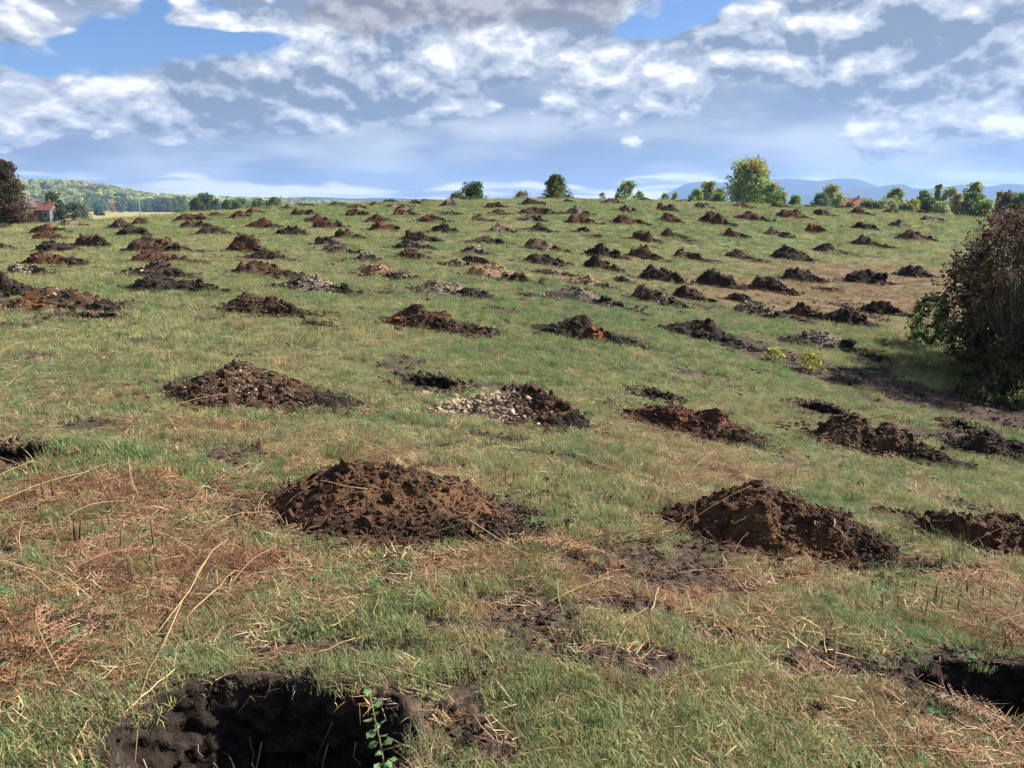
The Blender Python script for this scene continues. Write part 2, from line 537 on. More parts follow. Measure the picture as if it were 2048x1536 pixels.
# ================================================================== tables
# centre x, y, width, depth, height, soil kind, label
MOUNDS = [
    (-6.68, 11.33, 1.68, 1.04, 0.31, 'B', 'medium dark brown soil mound, second from left in the fourth row up from the bottom'),
    (-8.29, 12.69, 0.97, 0.6, 0.41, 'D', 'small black humus soil mound, leftmost in the fourth row up from the bottom'),
    (-9.71, 15.53, 0.85, 0.52, 0.25, 'S', 'small pale stony soil mound, leftmost in the fifth row up from the bottom'),
    (-10.52, 17.75, 1.42, 0.88, 0.32, 'R', 'medium rusty red-brown soil mound, leftmost in the sixth row up from the bottom'),
    (-13.01, 22.23, 1.37, 0.85, 0.32, 'D', 'medium black humus soil mound, second from left in the seventh row up from the bottom'),
    (-12.89, 23.76, 1.03, 0.64, 0.4, 'B', 'small dark brown soil mound, third from left in the seventh row up from the bottom'),
    (-15.36, 23.47, 0.71, 0.44, 0.19, 'S', 'small pale stony soil mound, leftmost in the seventh row up from the bottom'),
    (-7.33, 15.82, 1.43, 0.89, 0.37, 'S', 'medium pale stony soil mound, second from left in the fifth row up from the bottom'),
    (-6.19, 13.79, 1.48, 0.92, 0.3, 'D', 'medium black humus soil mound, third from left in the fifth row up from the bottom'),
    (-8.61, 18.97, 1.59, 0.99, 0.32, 'R', 'medium rusty red-brown soil mound, second from left in the sixth row up from the bottom'),
    (-10.01, 21.81, 1.69, 1.04, 0.54, 'B', 'medium dark brown soil mound, fourth from left in the seventh row up from the bottom'),
    (-16.56, 27.99, 1.33, 0.82, 0.35, 'R', 'medium rusty red-brown soil mound, leftmost in the eighth row up from the bottom'),
    (-18.84, 31.55, 1.63, 1.01, 0.46, 'B', 'medium dark brown soil mound, second from left in the ninth row up from the bottom'),
    (-20.08, 35.64, 1.23, 0.76, 0.38, 'S', 'medium pale stony soil mound, third from left in the ninth row up from the bottom'),
    (-16.67, 33.23, 1.36, 0.84, 0.53, 'B', 'medium dark brown soil mound, fourth from left in the ninth row up from the bottom'),
    (-16.89, 35.71, 0.96, 0.6, 0.38, 'B', 'small dark brown soil mound, fifth from left in the ninth row up from the bottom'),
    (-14.17, 29.17, 1.41, 0.88, 0.36, 'D', 'medium black humus soil mound, second from left in the eighth row up from the bottom'),
    (-23.22, 35.8, 0.93, 0.58, 0.3, 'B', 'small dark brown soil mound, leftmost in the ninth row up from the bottom'),
    (-13.45, 33.11, 1.39, 0.86, 0.42, 'B', 'medium dark brown soil mound, sixth from left in the ninth row up from the bottom'),
    (-15.35, 37.67, 1.9, 1.18, 0.43, 'R', 'medium rusty red-brown soil mound, leftmost in the tenth row up from the bottom'),
    (-11.14, 29.22, 1.51, 0.94, 0.33, 'D', 'medium black humus soil mound, third from left in the eighth row up from the bottom'),
    (-7.65, 22.63, 1.51, 0.94, 0.56, 'B', 'medium dark brown soil mound, fifth from left in the seventh row up from the bottom'),
    (-6.64, 20.89, 1.35, 0.84, 0.24, 'D', 'medium black humus soil mound, third from left in the sixth row up from the bottom'),
    (-5.53, 17.08, 1.4, 0.87, 0.35, 'B', 'medium dark brown soil mound, fourth from left in the fifth row up from the bottom'),
    (-3.91, 14.84, 1.47, 0.91, 0.34, 'S', 'medium pale stony soil mound, third from left in the fourth row up from the bottom'),
    (-3.75, 11.47, 1.33, 0.82, 0.32, 'B', 'medium dark brown soil mound, leftmost in the third row up from the bottom'),
    (-10.57, 33.08, 1.56, 0.97, 0.52, 'R', 'medium rusty red-brown soil mound, seventh from left in the ninth row up from the bottom'),
    (-13.57, 39.26, 1.27, 0.79, 0.42, 'R', 'medium rusty red-brown soil mound, third from left in the tenth row up from the bottom'),
    (-13.83, 42.1, 0.95, 0.59, 0.36, 'R', 'small rusty red-brown soil mound, leftmost in the eleventh row up from the bottom'),
    (-8.3, 29.34, 1.26, 0.78, 0.37, 'D', 'medium black humus soil mound, fourth from left in the eighth row up from the bottom'),
    (-13.14, 45.56, 1.08, 0.67, 0.29, 'R', 'medium rusty red-brown soil mound, third from left in the eleventh row up from the bottom'),
    (-10.86, 40.64, 1.31, 0.81, 0.43, 'B', 'medium dark brown soil mound, fourth from left in the tenth row up from the bottom'),
    (-12.67, 48.5, 1.04, 0.65, 0.31, 'R', 'small rusty red-brown soil mound, leftmost in the row along the crest line'),
    (-9.15, 36.72, 1.26, 0.78, 0.39, 'R', 'medium rusty red-brown soil mound, fifth from left in the tenth row up from the bottom'),
    (-7.9, 33.23, 1.22, 0.75, 0.42, 'R', 'medium rusty red-brown soil mound, eighth from left in the ninth row up from the bottom'),
    (-10.44, 47.46, 1.63, 1.01, 0.33, 'R', 'medium rusty red-brown soil mound, second from left in the row along the crest line'),
    (-6.08, 25.73, 1.03, 0.64, 0.32, 'D', 'small black humus soil mound, sixth from left in the seventh row up from the bottom'),
    (-5.31, 23.57, 1.02, 0.63, 0.26, 'S', 'small pale stony soil mound, sixth from right in the seventh row up from the bottom'),
    (-6.01, 28.35, 0.92, 0.57, 0.38, 'B', 'small dark brown soil mound, fifth from left in the eighth row up from the bottom'),
    (-15.43, 40.82, 0.97, 0.6, 0.26, 'R', 'small rusty red-brown soil mound, second from left in the tenth row up from the bottom'),
    (-14.78, 46.42, 0.95, 0.59, 0.3, 'T', 'small tan sandy soil mound, second from left in the eleventh row up from the bottom'),
    (-8.94, 44.79, 1.16, 0.72, 0.34, 'R', 'medium rusty red-brown soil mound, fourth from left in the eleventh row up from the bottom'),
    (-8.02, 40.52, 1.31, 0.81, 0.39, 'R', 'medium rusty red-brown soil mound, sixth from left in the tenth row up from the bottom'),
    (-8.09, 46.93, 1.01, 0.63, 0.28, 'R', 'small rusty red-brown soil mound, third from left in the row along the crest line'),
    (-7.93, 50.42, 1.3, 0.81, 0.29, 'D', 'medium black humus soil mound, fourth from left in the row along the crest line'),
    (-6.66, 45.1, 1.45, 0.9, 0.31, 'S', 'medium pale stony soil mound, fifth from left in the eleventh row up from the bottom'),
    (-5.88, 47.56, 0.92, 0.57, 0.31, 'B', 'small dark brown soil mound, fifth from left in the row along the crest line'),
    (-5.49, 51.15, 1.1, 0.68, 0.24, 'B', 'medium dark brown soil mound, sixth from left in the row along the crest line'),
    (-5.59, 40.43, 1.22, 0.75, 0.47, 'B', 'medium dark brown soil mound, eighth from left in the tenth row up from the bottom'),
    (-6.28, 36.72, 1.26, 0.78, 0.43, 'R', 'medium rusty red-brown soil mound, seventh from left in the tenth row up from the bottom'),
    (-5.19, 32.09, 1.38, 0.86, 0.4, 'R', 'medium rusty red-brown soil mound, ninth from left in the ninth row up from the bottom'),
    (-3.35, 28.27, 1.28, 0.79, 0.41, 'D', 'medium black humus soil mound, sixth from left in the eighth row up from the bottom'),
    (-3.42, 25.73, 1.11, 0.69, 0.37, 'D', 'medium black humus soil mound, fifth from right in the seventh row up from the bottom'),
    (-3.01, 22.92, 0.85, 0.53, 0.31, 'B', 'small dark brown soil mound, fifth from left in the sixth row up from the bottom'),
    (-4.15, 22.03, 0.62, 0.39, 0.26, 'S', 'small pale stony soil mound, fourth from left in the sixth row up from the bottom'),
    (-3.13, 18.47, 1.43, 0.89, 0.38, 'T', 'medium tan sandy soil mound, fifth from left in the fifth row up from the bottom'),
    (-1.55, 16.04, 1.44, 0.89, 0.28, 'S', 'medium pale stony soil mound, fourth from left in the fourth row up from the bottom'),
    (-1.32, 11.6, 1.11, 0.69, 0.36, 'B', 'medium dark brown soil mound, second from left in the third row up from the bottom'),
    (-3.8, 36.82, 1.39, 0.86, 0.39, 'R', 'medium rusty red-brown soil mound, ninth from left in the tenth row up from the bottom'),
    (-2.83, 31.67, 0.99, 0.62, 0.42, 'D', 'small black humus soil mound, tenth from left in the ninth row up from the bottom'),
    (-3.28, 40.42, 1.17, 0.73, 0.34, 'S', 'medium pale stony soil mound, ninth from right in the tenth row up from the bottom'),
    (-3.64, 45.26, 1.26, 0.78, 0.44, 'S', 'medium pale stony soil mound, seventh from left in the row along the crest line'),
    (-2.85, 51.4, 1.1, 0.68, 0.31, 'B', 'medium dark brown soil mound, seventh from right in the row along the crest line'),
    (-1.1, 44.59, 1.1, 0.68, 0.38, 'B', 'medium dark brown soil mound, sixth from left in the eleventh row up from the bottom'),
    (-0.72, 40.65, 1.31, 0.81, 0.34, 'B', 'medium dark brown soil mound, seventh from right in the tenth row up from the bottom'),
    (-1.46, 37.49, 1.17, 0.73, 0.36, 'B', 'medium dark brown soil mound, eighth from right in the tenth row up from the bottom'),
    (-0.59, 32.42, 1.09, 0.67, 0.41, 'S', 'medium pale stony soil mound, ninth from right in the ninth row up from the bottom'),
    (-1.03, 28.4, 1.35, 0.84, 0.29, 'B', 'medium dark brown soil mound, sixth from right in the eighth row up from the bottom'),
    (-1.27, 24.99, 0.92, 0.57, 0.34, 'S', 'small pale stony soil mound, fourth from right in the seventh row up from the bottom'),
    (-1.62, 21.87, 0.86, 0.53, 0.19, 'S', 'small pale stony soil mound, sixth from left in the sixth row up from the bottom'),
    (-1.14, 22.81, 0.79, 0.49, 0.21, 'D', 'small black humus soil mound, seventh from left in the sixth row up from the bottom'),
    (-0.48, 19.6, 1.56, 0.97, 0.4, 'T', 'medium tan sandy soil mound, sixth from left in the fifth row up from the bottom'),
    (1.09, 46.38, 1.49, 0.92, 0.5, 'D', 'medium black humus soil mound, sixth from right in the row along the crest line'),
    (1.15, 41.32, 1.86, 1.15, 0.44, 'B', 'medium dark brown soil mound, seventh from left in the eleventh row up from the bottom'),
    (0.74, 37.53, 1.33, 0.83, 0.4, 'S', 'medium pale stony soil mound, sixth from right in the tenth row up from the bottom'),
    (0.96, 33.44, 1.33, 0.83, 0.42, 'D', 'medium black humus soil mound, eighth from right in the ninth row up from the bottom'),
    (0.99, 27.49, 1.42, 0.88, 0.39, 'S', 'medium pale stony soil mound, third from right in the seventh row up from the bottom'),
    (0.92, 24.07, 1.25, 0.78, 0.34, 'D', 'medium black humus soil mound, seventh from right in the sixth row up from the bottom'),
    (1.08, 21.78, 1.04, 0.65, 0.16, 'S', 'small pale stony soil mound, seventh from left in the fifth row up from the bottom'),
    (1.89, 20.15, 1.14, 0.71, 0.3, 'T', 'medium tan sandy soil mound, eighth from left in the fifth row up from the bottom'),
    (1.52, 17.08, 1.66, 1.03, 0.36, 'S', 'medium pale stony soil mound, fifth from left in the fourth row up from the bottom'),
    (1.02, 12.58, 1.33, 0.82, 0.42, 'D', 'medium black humus soil mound, third from left in the third row up from the bottom'),
    (3.49, 48.79, 0.79, 0.49, 0.24, 'D', 'small black humus soil mound, fifth from right in the row along the crest line'),
    (3.45, 41.43, 1.42, 0.88, 0.48, 'S', 'medium pale stony soil mound, eighth from left in the eleventh row up from the bottom'),
    (3.21, 37.48, 1.61, 1.0, 0.47, 'R', 'medium rusty red-brown soil mound, seventh from right in the ninth row up from the bottom'),
    (3.02, 33.89, 0.66, 0.41, 0.28, 'D', 'small black humus soil mound, sixth from right in the ninth row up from the bottom'),
    (3.1, 27.23, 1.3, 0.8, 0.54, 'D', 'medium black humus soil mound, fifth from right in the sixth row up from the bottom'),
    (2.67, 24.19, 1.08, 0.67, 0.45, 'D', 'medium black humus soil mound, sixth from right in the sixth row up from the bottom'),
    (5.99, 48.25, 1.24, 0.77, 0.36, 'S', 'medium pale stony soil mound, fourth from right in the row along the crest line'),
    (6.24, 43.04, 1.2, 0.75, 0.46, 'S', 'medium pale stony soil mound, ninth from left in the eleventh row up from the bottom'),
    (8.84, 52.87, 1.59, 0.98, 0.31, 'D', 'medium black humus soil mound, third from right in the row along the crest line'),
    (5.5, 38.12, 1.48, 0.91, 0.46, 'R', 'medium rusty red-brown soil mound, fifth from right in the ninth row up from the bottom'),
    (8.65, 44.14, 1.33, 0.82, 0.52, 'B', 'medium dark brown soil mound, ninth from right in the eleventh row up from the bottom'),
    (7.81, 39.4, 1.23, 0.76, 0.5, 'R', 'medium rusty red-brown soil mound, fifth from right in the tenth row up from the bottom'),
    (5.53, 32.57, 1.23, 0.76, 0.52, 'R', 'medium rusty red-brown soil mound, fifth from right in the eighth row up from the bottom'),
    (7.06, 34.62, 1.05, 0.65, 0.4, 'B', 'medium dark brown soil mound, fourth from right in the eighth row up from the bottom'),
    (6.56, 29.09, 1.11, 0.69, 0.39, 'D', 'medium black humus soil mound, third from right in the sixth row up from the bottom'),
    (4.69, 27.93, 1.21, 0.75, 0.49, 'B', 'medium dark brown soil mound, fourth from right in the sixth row up from the bottom'),
    (4.4, 23.14, 1.26, 0.78, 0.49, 'D', 'medium black humus soil mound, sixth from right in the fifth row up from the bottom'),
    (3.06, 21.63, 0.52, 0.32, 0.18, 'S', 'small pale stony soil mound, seventh from right in the fifth row up from the bottom'),
    (3.44, 18.41, 1.24, 0.77, 0.42, 'S', 'medium pale stony soil mound, fourth from right in the fourth row up from the bottom'),
    (11.16, 52.2, 1.01, 0.63, 0.26, 'S', 'small pale stony soil mound, second from right in the row along the crest line'),
    (4.45, 19.57, 0.9, 0.56, 0.38, 'D', 'small black humus soil mound, third from right in the fourth row up from the bottom'),
    (3.55, 14.37, 1.38, 0.86, 0.42, 'D', 'medium black humus soil mound, fourth from left in the third row up from the bottom'),
    (11.43, 52.96, 1.14, 0.71, 0.28, 'S', 'medium pale stony soil mound, rightmost in the row along the crest line'),
    (11.23, 46.38, 1.2, 0.74, 0.4, 'S', 'medium pale stony soil mound, eighth from right in the eleventh row up from the bottom'),
    (14.05, 48.28, 1.35, 0.84, 0.36, 'R', 'medium rusty red-brown soil mound, seventh from right in the eleventh row up from the bottom'),
    (16.92, 49.9, 1.34, 0.83, 0.34, 'D', 'medium black humus soil mound, sixth from right in the eleventh row up from the bottom'),
    (19.53, 51.71, 1.0, 0.62, 0.24, 'D', 'small black humus soil mound, fifth from right in the eleventh row up from the bottom'),
    (21.48, 51.4, 1.11, 0.69, 0.33, 'R', 'medium rusty red-brown soil mound, fourth from right in the eleventh row up from the bottom'),
    (20.79, 47.34, 1.22, 0.76, 0.46, 'R', 'medium rusty red-brown soil mound, third from right in the eleventh row up from the bottom'),
    (23.75, 49.58, 1.07, 0.66, 0.34, 'R', 'medium rusty red-brown soil mound, second from right in the eleventh row up from the bottom'),
    (26.61, 51.46, 1.0, 0.62, 0.33, 'R', 'small rusty red-brown soil mound, rightmost in the eleventh row up from the bottom'),
    (24.22, 45.46, 1.32, 0.82, 0.32, 'S', 'medium pale stony soil mound, rightmost in the tenth row up from the bottom'),
    (10.14, 39.96, 1.59, 0.99, 0.67, 'R', 'medium rusty red-brown soil mound, fourth from right in the ninth row up from the bottom'),
    (12.7, 42.26, 1.72, 1.07, 0.49, 'R', 'medium rusty red-brown soil mound, fourth from right in the tenth row up from the bottom'),
    (15.45, 43.87, 1.65, 1.02, 0.51, 'R', 'medium rusty red-brown soil mound, third from right in the tenth row up from the bottom'),
    (18.0, 45.85, 1.19, 0.74, 0.39, 'R', 'medium rusty red-brown soil mound, second from right in the tenth row up from the bottom'),
    (10.27, 36.23, 1.1, 0.68, 0.46, 'R', 'medium rusty red-brown soil mound, third from right in the eighth row up from the bottom'),
    (12.68, 37.69, 1.1, 0.68, 0.46, 'S', 'medium pale stony soil mound, second from right in the eighth row up from the bottom'),
    (15.15, 39.33, 1.06, 0.66, 0.45, 'B', 'medium dark brown soil mound, third from right in the ninth row up from the bottom'),
    (18.44, 41.3, 1.25, 0.77, 0.39, 'D', 'medium black humus soil mound, second from right in the ninth row up from the bottom'),
    (20.79, 42.51, 0.97, 0.6, 0.41, 'S', 'small pale stony soil mound, rightmost in the ninth row up from the bottom'),
    (8.96, 30.76, 1.1, 0.68, 0.38, 'D', 'medium black humus soil mound, second from right in the sixth row up from the bottom'),
    (11.26, 31.39, 1.6, 0.99, 0.55, 'D', 'medium black humus soil mound, rightmost in the sixth row up from the bottom'),
    (13.75, 34.24, 1.15, 0.71, 0.39, 'D', 'medium black humus soil mound, second from right in the seventh row up from the bottom'),
    (16.48, 36.47, 1.34, 0.83, 0.54, 'B', 'medium dark brown soil mound, rightmost in the seventh row up from the bottom'),
    (19.83, 38.55, 1.75, 1.08, 0.52, 'B', 'medium dark brown soil mound, rightmost in the eighth row up from the bottom'),
    (6.16, 23.35, 1.3, 0.8, 0.55, 'D', 'medium black humus soil mound, fifth from right in the fifth row up from the bottom'),
    (7.68, 23.17, 1.17, 0.72, 0.49, 'D', 'medium black humus soil mound, fourth from right in the fifth row up from the bottom'),
    (9.62, 25.79, 1.27, 0.78, 0.47, 'D', 'medium black humus soil mound, third from right in the fifth row up from the bottom'),
    (11.69, 25.77, 1.29, 0.8, 0.54, 'D', 'medium black humus soil mound, second from right in the fifth row up from the bottom'),
    (14.35, 27.69, 1.12, 0.69, 0.47, 'D', 'medium black humus soil mound, rightmost in the fifth row up from the bottom'),
    (5.98, 20.22, 0.76, 0.47, 0.22, 'D', 'small black humus soil mound, second from right in the fourth row up from the bottom'),
    (5.85, 18.47, 1.13, 0.7, 0.3, 'S', 'medium pale stony soil mound, fourth from right in the third row up from the bottom'),
    (7.14, 18.88, 0.9, 0.56, 0.38, 'D', 'small black humus soil mound, third from right in the third row up from the bottom'),
    (8.1, 18.67, 1.17, 0.73, 0.45, 'D', 'medium black humus soil mound, rightmost in the third row up from the bottom'),
    (9.8, 20.46, 1.04, 0.64, 0.37, 'D', 'small black humus soil mound, rightmost in the fourth row up from the bottom'),
    (6.15, 15.4, 1.34, 0.83, 0.32, 'S', 'medium pale stony soil mound, second from right in the third row up from the bottom'),
    (-2.49, 7.1, 1.5, 0.9, 0.37, 'B', 'dark mound with a few pale stones at its peak, leftmost in the second row'),
    (0.1, 7.61, 1.34, 0.8, 0.38, 'N2', 'mound half pale gravel and half dark roots, in the second row'),
    (2.04, 8.29, 1.31, 0.79, 0.37, 'R', 'rusty red-brown mound beside a small pit, third in second row'),
    (4.23, 8.63, 1.38, 0.83, 0.44, 'B', 'dark brown mound right of a black pit, fourth in second row'),
    (5.97, 9.04, 1.16, 0.7, 0.31, 'D', 'low spread of dark earth at the right edge, second row'),
    (-0.71, 4.47, 1.63, 0.98, 0.33, 'F', 'big brown clay mound of large clods in the foreground, left of centre'),
    (1.73, 4.72, 1.43, 0.86, 0.38, 'F', 'brown clay mound with slab clods behind the tall thin pink stake'),
    (3.54, 5.08, 1.24, 0.75, 0.28, 'F', 'brown clay mound cut by the right edge in the foreground'),
]
# centre x, y, half width, half depth, label
PITS = [
    (-5.81, 10.49, 0.44, 0.32, 'black pit strip below the large dark mound at far left'),
    (-2.71, 10.68, 0.2, 0.22, 'small dark pit right of the brown mound with turf lumps'),
    (-0.6, 11.53, 0.34, 0.39, 'dark pit strip below right of the brown centre mound'),
    (-0.82, 15.63, 0.44, 0.45, 'thin dark pit in front of the white stony centre mound'),
    (1.78, 12.63, 0.41, 0.41, 'long dark pit below the black and orange mound'),
    (3.52, 32.61, 0.32, 0.38, 'thin dark pit on the mid slope below a small black mound'),
    (-4.58, 21.45, 0.26, 0.31, 'dark turf-edged pit left of the tan mound'),
    (0.25, 16.74, 0.14, 0.17, 'small dark pit in green grass left of the white stony mound'),
    (7.27, 28.84, 0.24, 0.28, 'tiny dark pit right of a black mound, left of the orange-spotted one'),
    (9.48, 30.12, 0.28, 0.33, 'tiny dark pit below the orange-spotted black mound'),
    (14.35, 33.52, 0.27, 0.33, 'tiny dark pit right of the small black mound, upper right slope'),
    (9.83, 24.0, 0.22, 0.27, 'dark pit in the brown bracken slope below the paired black mounds'),
    (6.77, 18.12, 0.24, 0.29, 'dark pit in green grass above the right stony mound'),
    (17.21, 35.55, 0.39, 0.46, 'thin dark pit left of the top of the big dark shrub'),
    (7.72, 33.67, 0.29, 0.35, 'tiny dark pit on the upper slope, right of centre'),
    (-3.46, 5.1, 0.31, 0.29, 'black pit cut by the left edge of the picture'),
    (-0.93, 8.39, 0.37, 0.31, 'dark twiggy pit behind the half gravel mound'),
    (1.84, 9.56, 0.26, 0.25, 'small black pit behind the rusty red-brown mound'),
    (4.21, 10.19, 0.35, 0.4, 'black pit left of the dark brown mound in second row'),
    (6.21, 10.18, 0.24, 0.28, 'small dark pit behind the low earth spread, right edge'),
    (7.03, 14.51, 0.34, 0.41, 'black pit beside the big dark shrub, right of the stony mound'),
]
# x, y, height of the top, crown width, kind, label
TREES = [
    (-4.3, 61.8, 3.05, 1.79, 'scrub', 'thin dark scrub left of the rounded green bush on the crest'),
    (-3.2, 66.1, 3.89, 2.58, 'round', 'rounded dark green bush on the crest, left of centre'),
    (0.8, 61.9, 3.16, 1.33, 'scrub2', 'small sparse olive shrub between the two crest bushes'),
    (3.5, 64.2, 4.42, 2.9, 'cone', 'pointed olive-green bush with spiky tip on the crest'),
    (16.9, 115.8, 5.63, 2.77, 'light', 'slim pale green tree behind the crest, right of the pointed bush'),
    (15.0, 111.3, 3.79, 2.39, 'lightb', 'low yellow-green bush at the left foot of the slim pale tree'),
    (19.0, 117.5, 4.11, 2.52, 'lightb', 'low yellow-green bush at the right foot of the slim pale tree'),
    (11.8, 103.0, 3.72, 1.69, 'scrub2', 'faint group of saplings left of the slim pale green tree'),
    (23.1, 119.5, 3.78, 2.26, 'lightb', 'small round yellow-green bush behind the crest, left of the tree trio'),
    (25.0, 121.6, 3.96, 1.53, 'yellow', 'small golden bush beside the round yellow-green bush'),
    (31.3, 126.1, 5.81, 3.17, 'light', 'tallest of the tree trio left of the big tree'),
    (28.8, 122.7, 4.58, 2.63, 'light', 'leftmost of the tree trio left of the big tree'),
    (32.8, 124.8, 4.63, 2.83, 'light', 'rightmost of the tree trio left of the big tree'),
    (39.9, 133.1, 9.49, 6.82, 'big', 'big green tree with golden top on the skyline'),
    (41.4, 126.0, 5.58, 3.17, 'light', 'sunlit yellow-green tree against the right side of the big tree'),
    (43.5, 127.8, 4.22, 2.1, 'light', 'small yellow-green tree just right of the big tree'),
    (45.7, 127.7, 3.67, 2.26, 'light', 'lone small pale tree between the big tree and the roof'),
    (72.0, 177.6, 6.63, 4.25, 'light', 'round leafy tree rising behind the terracotta roof'),
    (67.5, 173.1, 4.82, 3.5, 'green', 'darker small tree at the left end of the terracotta roof'),
    (64.8, 143.9, 3.01, 2.73, 'green', 'small dark shrub right of the terracotta roofed house'),
    (65.9, 136.2, 4.95, 3.09, 'light', 'upright half yellow tree left of the paired slim crowns'),
    (57.4, 121.4, 3.14, 4.14, 'pale', 'pale grey-green willow shrub under the upright half yellow tree'),
    (60.5, 119.3, 2.97, 3.32, 'yellow', 'golden bush between the willow shrub and the olive bush'),
    (72.0, 138.1, 4.58, 2.61, 'light', 'tree of two slim crowns above the golden bush'),
    (75.6, 140.5, 5.73, 0.97, 'light', 'very slender pale poplar above the shrub belt'),
    (56.4, 107.0, 3.07, 2.7, 'olive', 'dense olive-green bush in the shrub belt, left of the poplar foot'),
    (68.7, 123.8, 4.83, 3.28, 'pale', 'greyish round tree right of the slender poplar'),
    (62.7, 111.2, 3.66, 2.39, 'yellow', 'bright golden bush in front of the greyish round tree'),
    (74.7, 128.1, 5.79, 3.55, 'light', 'tall round pale tree near the right edge'),
    (62.2, 107.2, 3.79, 2.3, 'green', 'dark green bush in front of the tall round pale tree'),
    (73.8, 119.6, 4.15, 1.66, 'yellow', 'small lemon-yellow tree top near the right edge'),
    (63.3, 101.0, 3.75, 3.19, 'rust', 'rusty olive shrub at the right end of the shrub belt'),
    (61.1, 94.8, 3.52, 2.39, 'green', 'dark green bush cut by the right edge'),
    (53.3, 115.1, 2.51, 2.62, 'olive', 'low olive scrub just right of the terracotta house'),
    (55.5, 110.9, 2.36, 2.39, 'green', 'low green scrub below the upright half yellow tree'),
    (55.9, 102.8, 2.52, 2.6, 'pale', 'low pale scrub at the foot of the slender poplar'),
    (64.1, 106.9, 2.8, 2.7, 'lightb', 'low yellowish scrub right of the dark green bush'),
    (51.9, 121.2, 2.47, 1.99, 'olive', 'small olive scrub at the right end of the terracotta roof'),
    (-34.6, 54.1, 4.95, 2.5, 'russet', 'dark russet thicket at the left edge beside the red house'),
    (-36.3, 59.4, 1.4, 1.13, 'rust', 'low wine-red shrub in front of the brick gable'),
    (-89.7, 154.6, 4.7, 3.9, 'dark', 'thin dark tree between the red house and the pole'),
    (-85.2, 154.1, 2.7, 5.85, 'grey', 'grey-green shrub mass right of the thin dark tree'),
    (-279.9, 533.7, 1.93, 5.75, 'dark', 'small lone round tree in the straw field'),
    (-91.5, 236.9, 5.73, 6.28, 'deep', 'dark tall tree of the hedge, left centre'),
    (-88.3, 221.2, 4.26, 4.75, 'olive', 'olive tree at the left of the dark hedge tree'),
    (-74.4, 205.6, 3.59, 2.86, 'olive', 'small round bush right of the dark hedge tree'),
    (-60.4, 174.9, 3.67, 4.2, 'green', 'round green bush at the left shoulder of the field'),
    (-61.2, 190.3, 3.7, 4.09, 'green', 'pale green bush right of the round green one'),
    (-54.2, 180.1, 3.94, 4.1, 'green', 'rightmost green bush on the left shoulder'),
    (-259.0, 617.6, 9.9, 13.26, 'green', 'pale tree standing left of the olive hedge tree'),
    (-388.0, 874.6, 11.6, 22.11, 'deep', 'bluish-dark tree by the far end of the straw field'),
    (-424.8, 925.6, 10.46, 14.04, 'deep', 'bluish-dark tree beside the distant pole'),
    (-385.8, 894.9, 10.73, 16.97, 'deep', 'bluish-dark tree right of the one by the straw field'),
    (-509.8, 1028.5, 11.41, 26.01, 'deep', 'dark tree at the wood edge above the straw field'),
    (-515.5, 1007.6, 9.97, 21.66, 'deep', 'dark tree at the wood edge, left of its larger twin'),
    (-528.1, 987.3, 11.03, 24.97, 'green', 'leafy tree at the wood edge, right of the grey-green shrubs'),
]
